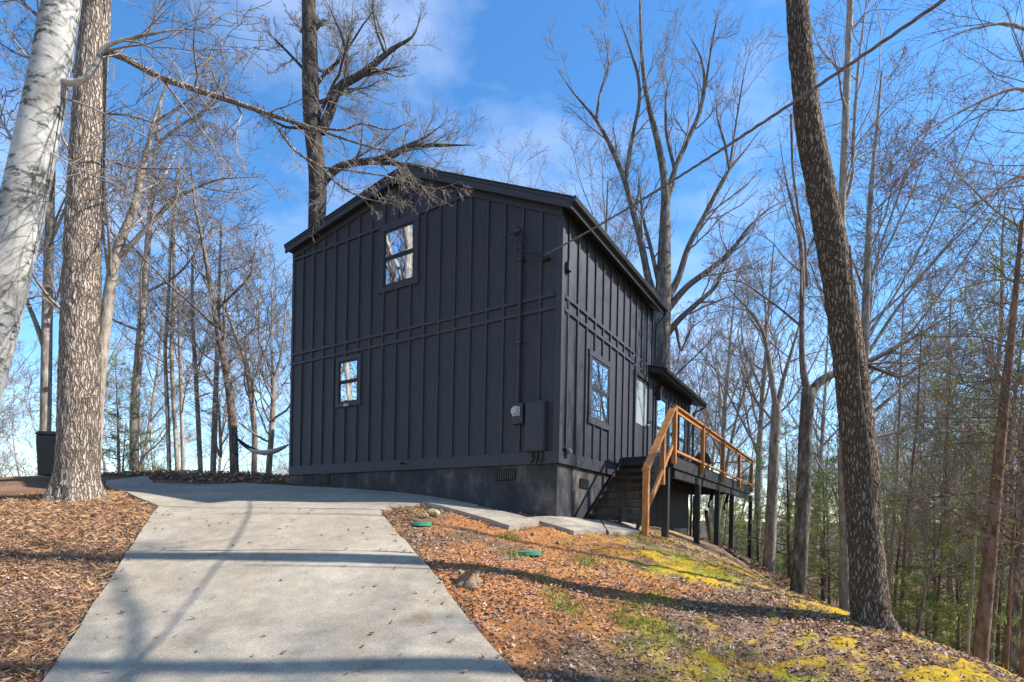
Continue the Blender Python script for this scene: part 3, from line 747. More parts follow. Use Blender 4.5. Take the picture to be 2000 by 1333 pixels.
db_('beam', (DA + 0.002, DA + 0.09, DB0 + 0.2, DB1 - 0.1, DC - 0.46, DC - 0.2725), 'deckblack')
for b in (posts_b[2], posts_b[3]):
    tube('brace', [H(DA + 0.3, b + 0.06, 0.55), H(DA + 0.3, b + 0.75, DC - 0.3)], 0.05, 'deckblack', deck, 4)
# railing: posts outside the rim, cap, bottom rail, wire panel per bay
rail_b = [on_side(px, 900, DA - 0.04)[0] for px in (1312, 1368, 1409, 1441, 1465.5)] + [DB1 + 0.02]
RT = DC + 0.98
for i, b in enumerate(rail_b):
    db_('rail_post', (DA - 0.131, DA - 0.042, b - 0.045, b + 0.045, DC - 0.2, RT - 0.04 + (0.05 if i == 0 else 0)), 'cedar', bevel=0.006)
db_('cap_rail', (DA - 0.15, DA - 0.01, rail_b[0] + 0.046, rail_b[-1] + 0.06, RT - 0.039, RT), 'cedar', bevel=0.006)
for i in range(len(rail_b) - 1):
    b0, b1 = rail_b[i] + 0.046, rail_b[i + 1] - 0.046
    db_('bottom_rail', (DA - 0.115, DA - 0.055, b0, b1, DC + 0.04, DC + 0.09), 'cedar', bevel=0.004)
    db_('under_rail', (DA - 0.10, DA - 0.06, b0, b1, RT - 0.13, RT - 0.0395), 'cedar', bevel=0.003)
    bx = [(DA - 0.087, DA - 0.083, b0, b1, c, c + 0.005) for c in np.arange(DC + 0.19, RT - 0.14, 0.1)]
    bx += [(DA - 0.087, DA - 0.083, t, t + 0.005, DC + 0.09, RT - 0.13) for t in np.arange(b0 + 0.1, b1 - 0.03, 0.1)]
    tag(db_('wire_panel', bx, 'wire'), kind='stuff')
for aa in (0.4, 2.0, 3.3):
    db_('rail_post', (aa - 0.045, aa + 0.045, DB1 + 0.041, DB1 + 0.13, DC - 0.2, RT - 0.04), 'cedar', bevel=0.006)
db_('cap_rail', (DA - 0.008, 3.4, DB1 + 0.03, DB1 + 0.16, RT - 0.038, RT - 0.001), 'cedar', bevel=0.006)
db_('bottom_rail', (DA - 0.04, 3.3, DB1 + 0.05, DB1 + 0.11, DC + 0.04, DC + 0.09), 'cedar')
# stairs
SB0 = 1.12
g0 = gz(-0.55, SB0) + 0.05
nst = 9
rise, run = (DC - g0) / nst, (DB0 - 0.04 - SB0) / (nst - 1)
def sloped(name, a0, a1, b0, c0, b1, c1, th, mat, parent=None):
    v = [H(a, b, c + d) for a in (a0, a1) for (b, c) in ((b0, c0), (b1, c1)) for d in (0, th)]
    me = bpy.data.meshes.new(name); me.from_pydata(v, [], BOXF); me.update()
    o = link(name, me, M[mat], parent or deck)
    md = o.modifiers.new('bevel', 'BEVEL'); md.width = 0.005; md.segments = 2
    return o
for i in range(nst - 1):
    c = g0 + rise * (i + 1); bq = SB0 + i * run
    db_('stair_tread', (-1.035, -0.10, bq, bq + run + 0.03, c - 0.04, c), 'deckblack', bevel=0.005)
for aa in (-1.078, -0.098):
    sloped('stair_stringer', aa, aa + 0.04, SB0 - 0.02, g0 - 0.14, DB0 - 0.042, DC - 0.27 - 0.02, 0.24, 'deckblack')
db_('stair_support', (-0.62, -0.58, SB0 + 0.3, SB0 + 0.36, g0 - 0.2, g0 + rise * 2 - 0.045), 'deckblack')
nb0 = on_side(1257, 1000, DA)[0]
db_('newel_post', (DA - 0.10, DA + 0.01, nb0 - 0.07, nb0 + 0.03, gz(DA, nb0) - 0.12, g0 + 1.02), 'cedar', bevel=0.006)
bm = (nb0 + rail_b[0]) / 2 + 0.12
slope = (DC - g0) / (rail_b[0] - nb0)
hr = lambda b: g0 + 1.02 + (b - nb0) * (RT - 0.03 - g0 - 1.02) / (rail_b[0] - nb0)
db_('rail_post', (DA - 0.10, DA - 0.015, bm - 0.045, bm + 0.045, hr(bm) - 1.05, hr(bm) - 0.02), 'cedar', bevel=0.006)
sloped('stair_handrail', DA - 0.125, DA + 0.02, nb0 - 0.09, hr(nb0 - 0.09), rail_b[0] - 0.046, hr(rail_b[0] - 0.046), 0.04, 'cedar')
sloped('stair_bottom_rail', DA - 0.085, DA - 0.03, nb0 + 0.031, hr(nb0) - 0.80, bm - 0.046, hr(bm - 0.046) - 0.80, 0.09, 'cedar')
sloped('stair_bottom_rail', DA - 0.085, DA - 0.03, bm + 0.046, hr(bm + 0.046) - 0.80, rail_b[0] - 0.046, hr(rail_b[0] - 0.046) - 0.80, 0.09, 'cedar')
wv, wfq = [], []
for s0, s1 in ((nb0 + 0.035, bm - 0.05), (bm + 0.05, rail_b[0] - 0.05)):
    P = []
    for k in range(1, 7): P.append([H(DA - 0.057, s0, hr(s0) - 0.71 + 0.1 * k), H(DA - 0.057, s1, hr(s1) - 0.71 + 0.1 * k)])
    for t in np.arange(s0 + 0.06, s1, 0.09): P.append([H(DA - 0.057, t, hr(t) - 0.71), H(DA - 0.057, t, hr(t) - 0.005)])
    v, f = tubes(np.array(P), np.full((len(P), 2), 0.004), 4)
    tag(link('wire_panel', mesh_np('wire_panel', v, f, False), M['wire'], deck), kind='stuff')

# a dark round-backed patio chair on the deck
chair = empty('patio_chair', 'dark patio chair with rounded back behind the cedar railing on the deck', 'chair', loc=H(-0.35, rail_b[2] + 1.0, DC))
bc = rail_b[2] + 1.0
def chair_part(name, pts, r, sides=8): return tube(name, pts, r, 'deckblack', chair, sides)
hb('seat', (-0.62, -0.12, bc - 0.25, bc + 0.25, DC + 0.40, DC + 0.45), 'deckblack', chair, 0.015)
n = 12; v, f = [], []
for i in range(n + 1):
    an = math.pi * i / n
    v.append(H(-0.37 + 0.27 * math.cos(an), bc + 0.24, DC + 0.45)); v.append(H(-0.37 + 0.27 * math.cos(an), bc + 0.30, DC + 0.52 + 0.32 * math.sin(an)))
for i in range(n): f.append((2 * i, 2 * i + 1, 2 * i + 3, 2 * i + 2))
me = bpy.data.meshes.new('backrest'); me.from_pydata(v, [], f); me.update()
o = link('backrest', me, M['deckblack'], chair); md = o.modifiers.new('s', 'SOLIDIFY'); md.thickness = 0.02
for sa in (-0.58, -0.16):
    for sb in (-0.21, 0.21): chair_part('leg', [H(sa, bc + sb, DC + 0.40), H(sa, bc + sb * 1.1, DC)], 0.016)

# ---------------------------------------------------------------- trees: growth
def norm(v): return v / (np.linalg.norm(v, axis=-1, keepdims=True) + 1e-9)
class Tree:
    def __init__(s, seed): s.r = np.random.default_rng(seed); s.parts = {}
    def add(s, key, P, R, sides): s.parts.setdefault(key, []).append((P, R, sides))
    def grow(s, st, d, ln, r0, nseg, wander, up, taper=0.25):
        N = len(st); P = np.empty((N, nseg + 1, 3)); P[:, 0] = st
        d = norm(d); step = (ln / nseg)[:, None]
        for k in range(nseg):
            d = norm(d + s.r.normal(0, wander, (N, 3)) + np.array((0, 0, up)))
            P[:, k + 1] = P[:, k] + d * step
        t = np.linspace(0, 1, nseg + 1)[None]
        R = r0[:, None] * (1 - t * (1 - taper))
        return P, R
    def kids(s, P, R, ln, n, t0, t1, ang0, ang1, lr, rr, rmin, flat=0.0):
        N, K_, _ = P.shape
        pi = np.repeat(np.arange(N), n)
        m = len(pi)
        t = t0 + (t1 - t0) * ((np.tile(np.arange(n), N) + s.r.random(m)) / n)
        f = t * (K_ - 1); i = np.minimum(f.astype(int), K_ - 2); w = (f - i)[:, None]
        st = P[pi, i] * (1 - w) + P[pi, i + 1] * w
        d = norm(P[pi, i + 1] - P[pi, i])
        rad = R[pi, i] * (1 - w[:, 0]) + R[pi, i + 1] * w[:, 0]
        rv = norm(s.r.normal(0, 1, (m, 3)) * np.array((1, 1, 1 - flat)))
        side = norm(rv - (rv * d).sum(1, keepdims=True) * d)
        a = s.r.uniform(ang0, ang1, m)[:, None]
        nd = d * np.cos(a) + side * np.sin(a)
        l = ln[pi] * lr * (1.15 - 0.65 * t) * s.r.uniform(0.65, 1.3, m)
        return st, nd, l, np.maximum(rad * rr, rmin)
    def crown(s, P, R, ln, levels, key='crown', rmin=0.005, up=0.02, wander=0.16):
        """levels: list of (children, t0, t1, ang0, ang1, len ratio, rad ratio, segs, sides)"""
        for (n, t0, t1, a0, a1, lr, rr, sg, sd) in levels:
            st, d, l, r = s.kids(P, R, ln, n, t0, t1, a0, a1, lr, rr, rmin)
            P, R = s.grow(st, d, l, r, sg, wander, up); ln = l
            R = np.maximum(R, rmin * 0.7)
            s.add(key, P, R, sd)
        return P
    def mesh(s, key):
        vs, fs, o = [], [], 0
        for P, R, sd in s.parts[key]:
            v, f = tubes(P, R, sd); vs.append(v); fs.append(f + o); o += len(v)
        return mesh_np(key, np.concatenate(vs), np.concatenate(fs))

TW = math.radians
LV_BIG = [(7, 0.35, 1.0, TW(25), TW(60), 0.55, 0.55, 7, 5), (6, 0.25, 1.0, TW(25), TW(60), 0.55, 0.6, 6, 4), (5, 0.2, 1.0, TW(20), TW(60), 0.55, 0.6, 5, 3)]
LV_MED = [(8, 0.25, 1.0, TW(25), TW(60), 0.5, 0.45, 6, 4), (6, 0.2, 1.0, TW(20), TW(60), 0.55, 0.55, 5, 3), (5, 0.2, 1.0, TW(20), TW(55), 0.6, 0.6, 4, 3)]
LV_SML = [(8, 0.2, 1.0, TW(25), TW(60), 0.6, 0.55, 5, 3), (5, 0.2, 1.0, TW(20), TW(60), 0.6, 0.6, 4, 3), (3, 0.2, 1.0, TW(20), TW(60), 0.6, 0.7, 3, 3)]

def resample(path, n):
    p = np.array(path, float); d = np.r_[0, np.cumsum(np.linalg.norm(np.diff(p[:, :3], axis=0), axis=1))]
    t = np.linspace(0, d[-1], n)
    # smooth (Catmull-like) by cubic blending of linear samples
    out = np.stack([np.interp(t, d, p[:, k]) for k in range(p.shape[1])], -1)
    for _ in range(2): out[1:-1] = 0.25 * out[:-2] + 0.5 * out[1:-1] + 0.25 * out[2:]
    return out
def pxpath(pts, Y):
    """pts: (px, py, width px[, depth]) -> xyz + radius"""
    out = []
    for p in pts:
        y = p[3] if len(p) > 3 else Y
        out.append((*at(p[0], p[1], y), p[2] * y / F / 2 * 0.96 / math.sqrt(1 + ((p[0] - CX) / F) ** 2)))   # off-axis stretch of the wide lens taken out
    return out

def hero_trunk(name, path, mat, parent, sides=72, rings=260, amp=0.06, fh=13, fv=3.0, flare=0.0, seed=1):
    s = resample(path, rings)
    P, R = s[None, :, :3], s[None, :, 3]
    v, f = tubes(P, R, sides)
    v = v.reshape(rings, sides, 3); ctr = s[:, None, :3]
    dlen = np.r_[0, np.cumsum(np.linalg.norm(np.diff(s[:, :3], axis=0), axis=1))]
    th = np.arange(sides) / sides
    circ = (2 * np.pi * s[:, 3]).mean()
    nper = max(3, int(circ * fh))
    TT, DD = np.meshgrid(th * nper, dlen * fv)
    wob = (fbm(TT * 0.6, DD * 0.8, seed + 9, 2) - 0.5) * 1.6
    def per(t, d_, sd):                       # noise periodic round the trunk
        w = (t / nper)
        return vnoise(t + wob, d_, sd) * (1 - w) + vnoise(t - nper + wob, d_, sd) * w
    n1 = per(TT, DD, seed); n2 = per(TT * 1.0, DD * 2.7 + 7, seed + 3)
    rid = 1 - np.abs(2 * n1 - 1)
    h = 0.75 * rid + 0.35 * n2 - 0.5
    lump = fbm(th[None, :] * 5 + 0 * dlen[:, None], dlen[:, None] * 0.8 + 0 * th[None, :], seed + 5, 2) - 0.5
    base = np.clip(1 - (dlen / 0.75), 0, 1) ** 2
    lobe = np.clip(np.cos(th[None, :] * 2 * np.pi * 5 + seed + 2 * lump), -0.2, 1)
    k = 1 + amp * h + 0.06 * lump + flare * base[:, None] * (0.25 + 1.0 * lobe)
    v = ctr + (v - ctr) * k[..., None]
    return link(name, mesh_np(name, v.reshape(-1, 3), f), M[mat], parent)

def px_tree(name, label, trunk, Y, mat, limbs=(), lv=LV_MED, twig='twig', group=None, nauto=0, auto_t=(0.35, 1), auto_len=3.0, seed=0, hero=None, rmin=0.006, up=0.03, cat='tree', limb_r=0.42):
    tp = pxpath(trunk, Y)
    g = base_h(np.array([tp[0][0]]), np.array([tp[0][1]]))[0]
    if tp[0][2] > g - 0.1:                                 # carry the trunk down into the ground
        dirn = np.array(tp[1][:3]) - np.array(tp[0][:3])
        k = (g - 0.15 - tp[0][2]) / (dirn[2] if abs(dirn[2]) > 1e-3 else 1)
        e = np.array(tp[0][:3]) + dirn * max(min(k, 0), -6)
        tp = [(e[0], e[1], e[2], tp[0][3] * 1.08)] + tp
    root = empty(name, label, cat, group, loc=tuple(np.array(tp[0][:3])))
    T = Tree(seed + 100)
    s = resample(tp, 40)
    if hero: hero_trunk('trunk', tp, mat, root, seed=seed, **hero)
    else: T.add('trunk', s[None, :, :3], s[None, :, 3], 14)
    src_P, src_R, src_L = [], [], []
    for lm in limbs:
        q_ = resample(pxpath(lm, Y), 24); q_[:, 3] *= 0.88; q_[-9:, 3] *= np.linspace(1, 0.25, 9)
        T.add('limb', q_[None, :, :3], q_[None, :, 3], 10)
        ln = np.linalg.norm(np.diff(q_[:, :3], axis=0), axis=1).sum()
        src_P.append(q_[None, :, :3]); src_R.append(q_[None, :, 3]); src_L.append(np.array([ln]))
    if nauto:
        ln0 = np.array([auto_len / 0.8])
        st, d, l, r = T.kids(s[None, :, :3], s[None, :, 3], ln0, nauto, auto_t[0], auto_t[1], TW(35), TW(70), 1.0, limb_r, 0.010)
        P, R = T.grow(st, d, l, r, 12, 0.10, 0.05)
        T.add('limb', P, R, 7)
        for i in range(len(P)): src_P.append(resample(np.c_[P[i], R[i]], 24)[None, :, :3]); src_R.append(resample(np.c_[P[i], R[i]], 24)[None, :, 3]); src_L.append(l[i:i + 1])
    if src_P:
        T.crown(np.concatenate(src_P), np.concatenate(src_R), np.minimum(np.concatenate(src_L), 5.0), lv, rmin=rmin, up=up)
    for key, m_ in (('trunk', mat), ('limb', mat), ('crown', twig)):
        if key in T.parts: link(key, T.mesh(key), M[m_], root)
    return root

# ---- the trees one can pick out, placed where they stand
px_tree('pale_tree', 'leaning pale smooth-barked tree trunk at the left edge, nearest the camera', [(-130, 1040, 118), (-70, 850, 112), (-15, 650, 106), (40, 420, 98), (85, 210, 88), (122, 0, 76), (150, -180, 66), (170, -380, 52)], 5.0, 'bark_pale',
        [[(118, 160, 22), (160, 165, 16), (188, 130, 13), (200, 90, 11), (240, 78, 9), (330, 60, 6), (420, 55, 3)],
         [(60, 330, 10), (10, 250, 8), (-60, 180, 6)], [(110, 60, 12), (60, 20, 9), (-20, -60, 6)], [(128, -40, 16), (200, -120, 12), (330, -180, 7), (450, -160, 4)],
         [(90, 180, 7), (180, 210, 5), (290, 270, 4), (380, 330, 2)], [(70, 280, 6), (150, 330, 4), (240, 370, 3), (330, 440, 2)]],
        LV_SML, seed=1, hero=dict(sides=48, rings=160, amp=0.012, fh=8, fv=6), rmin=0.004, cat='tree')
px_tree('oak_tree', 'thick tree with deeply furrowed tan bark rooted at the left of the driveway', [(150, 975, 112), (152, 925, 94), (154, 850, 88), (156, 700, 84), (158, 600, 80), (163, 450, 76), (170, 300, 72), (178, 150, 66), (186, 50, 60), (192, -100, 52), (200, -300, 36), (206, -500, 20)], 9.3, 'bark_hero_oak',
        [[(186, 95, 24), (220, 97, 20), (300, 148, 16), (395, 180, 14), (440, 193, 13), (520, 222, 11), (600, 247, 9), (640, 260, 8), (700, 282, 7), (780, 303, 5), (820, 288, 3)],
         [(524, 224, 8), (578, 300, 7), (632, 327, 6), (650, 354, 5), (680, 375, 5), (725, 393, 4), (790, 400, 3)],
         [(632, 327, 5), (690, 335, 4), (760, 345, 3), (850, 372, 3), (900, 355, 2)],
         [(620, 250, 6), (675, 256, 5), (692, 243, 4), (705, 240, 4), (760, 256, 3), (810, 235, 2)],
         [(180, 20, 26), (230, -60, 20), (330, -150, 12), (470, -200, 6)], [(178, 160, 12), (110, 120, 9), (40, 110, 6), (-40, 60, 4)], [(186, 0, 20), (120, -80, 14), (20, -140, 9)],
         [(170, 300, 7), (260, 330, 5), (380, 330, 3)], [(172, 220, 6), (250, 225, 5), (330, 250, 3)]],
        [(11, 0.2, 1.0, TW(25), TW(65), 0.30, 0.45, 6, 4), (6, 0.2, 1.0, TW(25), TW(60), 0.5, 0.55, 5, 3), (5, 0.2, 1.0, TW(20), TW(60), 0.55, 0.65, 4, 3)],
        seed=2, hero=dict(sides=150, rings=520, amp=0.13, fh=19, fv=4.6, flare=0.22), rmin=0.0035, up=-0.03)
px_tree('oak_tree', 'big dark scaly-barked tree with curving trunk on the mossy slope at right', [(1708, 1232, 98), (1702, 1200, 80), (1696, 1130, 75), (1690, 1050, 72), (1680, 900, 70), (1665, 750, 68), (1645, 600, 64), (1625, 480, 62), (1600, 350, 58), (1580, 250, 54), (1565, 120, 48), (1556, 0, 44), (1550, -150, 38), (1548, -400, 22)], 6.2, 'bark_hero_dark',
        [[(1556, 0, 18), (1620, -100, 14), (1720, -180, 9), (1850, -220, 5)], [(1553, -90, 18), (1480, -160, 12), (1380, -240, 7)], [(1550, -200, 16), (1650, -320, 10), (1800, -400, 5)]],
        LV_MED, 'twig_dark', seed=3, hero=dict(sides=120, rings=480, amp=0.15, fh=20, fv=7.0, flare=0.18), rmin=0.005)
px_tree('tall_tree', 'dark tall tree rising behind the left half of the roof', [(618, 560, 38), (619, 430, 36), (622, 340, 37), (612, 270, 37), (606, 200, 35), (606, 120, 33), (604, 50, 30), (600, -80, 26), (600, -240, 15)], 19, 'bark_backlit',
        [[(626, 258, 24), (648, 215, 22), (654, 178, 20), (668, 162, 19), (690, 158, 17), (720, 135, 14), (752, 108, 12), (772, 90, 10), (812, 74, 7), (818, 40, 5), (828, 5, 3)],
         [(676, 160, 11), (678, 110, 8), (668, 70, 7), (650, 30, 5), (636, 0, 4)], [(690, 156, 6), (735, 140, 5), (800, 126, 3)], [(752, 106, 6), (735, 60, 5), (728, 20, 4), (730, -30, 3)],
         [(630, 358, 20), (655, 328, 18), (690, 318, 16), (740, 314, 14), (790, 288, 10), (830, 270, 7), (870, 240, 4)], [(760, 312, 10), (800, 285, 9), (860, 284, 7), (930, 284, 4)], [(700, 316, 9), (800, 322, 9), (860, 335, 8), (905, 350, 5)],
         [(612, 60, 12), (632, 40, 8), (636, 38, 6)], [(607, 150, 8), (560, 100, 6), (520, 60, 4)], [(610, 250, 8), (560, 250, 6), (500, 220, 4)]],
        [(11, 0.15, 1.0, TW(25), TW(65), 0.42, 0.42, 6, 4), (7, 0.2, 1.0, TW(20), TW(60), 0.55, 0.55, 5, 3), (5, 0.2, 1.0, TW(20), TW(55), 0.55, 0.65, 4, 3)], seed=4, rmin=0.006, up=0.06, nauto=10, auto_t=(0.55, 1), auto_len=3.5, limb_r=0.25)
px_tree('spreading_tree', 'grey many-limbed tree standing behind the right end of the main roof', [(1290, 960, 44), (1290, 760, 42), (1290, 690, 40), (1292, 620, 38), (1296, 560, 33), (1297, 500, 27), (1299, 420, 22), (1301, 385, 18), (1298, 340, 15), (1286, 280, 13), (1262, 190, 10), (1252, 100, 7), (1250, 0, 4)], 17.5, 'bark_mid',
        [[(1290, 610, 22), (1268, 560, 18), (1254, 480, 16), (1238, 420, 14), (1222, 355, 13), (1200, 300, 11), (1165, 230, 9), (1120, 185, 7), (1085, 130, 4)],
         [(1222, 352, 10), (1232, 280, 9), (1250, 200, 8), (1248, 150, 7), (1225, 80, 5), (1200, 10, 3)], [(1165, 230, 7), (1172, 180, 5), (1190, 130, 4), (1180, 60, 2)],
         [(1288, 560, 12), (1270, 480, 9), (1256, 430, 7), (1245, 330, 4)],
         [(1301, 385, 14), (1318, 330, 12), (1345, 270, 11), (1368, 220, 10), (1378, 160, 9), (1370, 110, 7), (1340, 60, 4)], [(1378, 170, 7), (1390, 90, 5), (1405, 10, 3)],
         [(1302, 400, 12), (1320, 340, 9), (1300, 260, 7), (1300, 180, 5), (1320, 120, 3)],
         [(1300, 590, 20), (1326, 545, 16), (1342, 485, 14), (1372, 430, 12), (1400, 375, 11), (1424, 330, 9), (1460, 290, 7), (1490, 245, 4)], [(1424, 330, 7), (1416, 280, 6), (1400, 230, 4), (1398, 170, 2)], [(1424, 332, 6), (1438, 240, 5), (1452, 150, 4), (1466, 90, 2)],
         [(1304, 605, 18), (1340, 560, 15), (1390, 525, 13), (1430, 490, 11), (1465, 440, 8), (1510, 400, 5), (1545, 390, 3)],
         [(1302, 655, 16), (1325, 625, 14), (1365, 590, 12), (1400, 560, 9), (1420, 510, 6), (1425, 470, 4)], [(1320, 640, 8), (1330, 690, 6), (1350, 640, 5), (1380, 620, 3)]],
        [(9, 0.2, 1.0, TW(20), TW(55), 0.42, 0.42, 6, 4), (6, 0.2, 1.0, TW(20), TW(55), 0.55, 0.55, 5, 3), (4, 0.2, 1.0, TW(20), TW(50), 0.55, 0.65, 4, 3)], seed=5, rmin=0.0055, up=0.08)
px_tree('forked_tree', 'grey tree with dark knobby fork just left of the big right-hand trunk', [(1558, 1160, 34), (1565, 1060, 31), (1570, 950, 30), (1573, 850, 29), (1577, 790, 29), (1580, 760, 30)], 13, 'bark_mid',
        [[(1578, 768, 20), (1567, 730, 16), (1566, 640, 13), (1568, 520, 12), (1560, 440, 10), (1545, 395, 8), (1530, 330, 5), (1520, 250, 3)], [(1582, 770, 26), (1598, 745, 24), (1622, 732, 20), (1680, 715, 16), (1730, 690, 13), (1800, 650, 9), (1880, 600, 5)],
         [(1567, 640, 6), (1520, 600, 5), (1450, 550, 4), (1400, 545, 3)], [(1690, 712, 10), (1760, 740, 8), (1820, 700, 5), (1900, 690, 3)], [(1568, 520, 6), (1600, 440, 5), (1590, 350, 3)]],
        LV_MED, seed=6, rmin=0.006)
px_tree('forked_tree', 'brown forked tree right of the far deck post', [(1500, 1120, 26), (1507, 1000, 24), (1512, 880, 22), (1516, 810, 21), (1516, 790, 20)], 17, 'bark_tan',
        [[(1516, 800, 15), (1508, 750, 13), (1500, 690, 11), (1488, 640, 9), (1460, 600, 7), (1425, 570, 5), (1405, 520, 3)], [(1517, 800, 14), (1530, 740, 11), (1545, 690, 9), (1560, 640, 6), (1570, 580, 3)], [(1497, 670, 6), (1496, 600, 5), (1480, 520, 3)], [(1514, 830, 6), (1460, 760, 5), (1440, 700, 3)]],
        LV_MED, seed=7, rmin=0.007)
px_tree('slim_tree', 'straight slim tree rising close behind the big right-hand trunk', [(1648, 1080, 20), (1646, 800, 18), (1642, 440, 17), (1648, 330, 16), (1654, 160, 15), (1661, 0, 14), (1668, -200, 9)], 13.5, 'bark_tan',
        [[(1646, 405, 12), (1664, 365, 9), (1668, 250, 8), (1676, 130, 7), (1690, 20, 5), (1700, -60, 3)], [(1660, 300, 5), (1700, 250, 4), (1760, 180, 2)]], LV_SML, seed=8, nauto=8, auto_t=(0.5, 1), auto_len=2.2, rmin=0.005)
px_tree('slim_tree', 'pale slim tree just right of the big right-hand trunk with upswept branches', [(1684, 1050, 22), (1688, 800, 20), (1690, 620, 18), (1696, 480, 15), (1700, 380, 11), (1712, 260, 7), (1722, 140, 4)], 15, 'bark_grey',
        [[(1690, 700, 11), (1740, 620, 9), (1800, 540, 7), (1880, 450, 5), (1960, 400, 3)], [(1689, 760, 9), (1760, 700, 7), (1850, 600, 5), (1960, 500, 3)], [(1692, 560, 8), (1740, 470, 6), (1790, 360, 4), (1820, 260, 3)], [(1690, 640, 8), (1780, 560, 6), (1900, 420, 4), (2010, 330, 3)], [(1695, 500, 6), (1730, 420, 5), (1750, 330, 3)],
         [(1688, 820, 11), (1760, 760, 9), (1860, 680, 7), (1960, 560, 5), (2060, 440, 3)], [(1689, 740, 9), (1790, 640, 7), (1890, 500, 5), (1990, 340, 4), (2080, 200, 3)], [(1691, 660, 8), (1760, 560, 6), (1830, 420, 5), (1900, 260, 4), (1980, 120, 3)],
         [(1688, 860, 9), (1770, 840, 8), (1890, 790, 6), (2020, 700, 4)], [(1693, 580, 7), (1720, 480, 6), (1770, 340, 5), (1840, 200, 3), (1900, 100, 2)], [(1689, 780, 8), (1650, 700, 6), (1610, 600, 5), (1590, 520, 3)]],
        LV_MED, seed=9, nauto=8, auto_t=(0.4, 1), auto_len=2.5, rmin=0.005, up=0.06)
def dead_leaves(tree, n, seed, pxr, pyr):
    crown = [c for c in tree.children if c.name.startswith('crown')][0]
    r = np.random.default_rng(seed); nv = len(crown.data.vertices); co = np.empty(nv * 3, np.float32); crown.data.vertices.foreach_get('co', co); co = co.reshape(-1, 3)
    k = r.choice(nv, min(nv, 60000), replace=False); c = co[k]
    px = CX + F * c[:, 0] / c[:, 1]; py = HY - F * (c[:, 2] - CZ) / c[:, 1]
    c = c[(px > pxr[0]) & (px < pxr[1]) & (py > pyr[0]) & (py < pyr[1])]
    cl = c[r.choice(len(c), n // 6)]
    c = np.repeat(cl, 6, axis=0) + r.normal(0, 0.06, (len(cl) * 6, 3)); m = len(c)
    e1 = norm(r.normal(0, 1, (m, 3))) * r.uniform(0.025, 0.05, (m, 1)); e2 = norm(np.cross(e1, r.normal(0, 1, (m, 3)))) * 0.018
    v = np.stack([c - e1, c - e2, c + e1, c + e2], 1).reshape(-1, 3)
    b4 = np.arange(m)[:, None] * 4
    me = mesh_np('dead_leaves', v, np.concatenate([b4 + np.array((0, 1, 2)), b4 + np.array((0, 2, 3))]).reshape(-1, 3), False)
    vcol(me, np.repeat(np.array([(0.42, 0.13, 0.05), (0.36, 0.15, 0.07), (0.30, 0.12, 0.07)])[r.integers(0, 3, m)], 4, axis=0))
    tag(link('dead_leaves', me, M['litter'], tree), kind='stuff')
dead_leaves(bpy.data.objects['slim_tree.001'], 900, 4, (1690, 1990), (150, 640))
px_tree('reaching_tree', 'tree beyond the right edge whose long thin branches sweep into the upper right', [(2230, 1260, 60), (2215, 1000, 54), (2205, 700, 48), (2195, 400, 40), (2190, 100, 28)], 9.5, 'bark_tan',
        [[(2200, 420, 16), (2090, 260, 12), (2000, 160, 10), (1900, 205, 7), (1800, 260, 5), (1720, 330, 3)], [(2200, 560, 15), (2100, 420, 12), (2000, 330, 9), (1920, 390, 7), (1830, 450, 5), (1740, 470, 3)],
         [(2195, 300, 14), (2080, 120, 10), (1980, 40, 8), (1880, 60, 5), (1780, 110, 3)], [(2205, 700, 13), (2080, 600, 10), (1980, 540, 8), (1880, 560, 5), (1790, 600, 3)], [(2200, 480, 12), (2080, 300, 9), (1990, 90, 6), (1950, -20, 4)], [(2205, 640, 12), (2060, 480, 9), (1950, 420, 6), (1860, 330, 4), (1800, 230, 2)]],
        LV_MED, 'twig_dark', seed=31, rmin=0.0035, up=0.02)
px_tree('pine_tree', 'reddish pine trunk with dead side branches near the right edge', [(1912, 1310, 36), (1920, 1220, 34), (1932, 1100, 31), (1945, 960, 28), (1958, 820, 24), (1972, 690, 19), (1985, 560, 14), (1996, 430, 9)], 8.2, 'bark_red',
        [], LV_SML, 'twig_dark', nauto=30, auto_t=(0.3, 1), auto_len=1.5, seed=10, rmin=0.003, up=-0.02, limb_r=0.12)
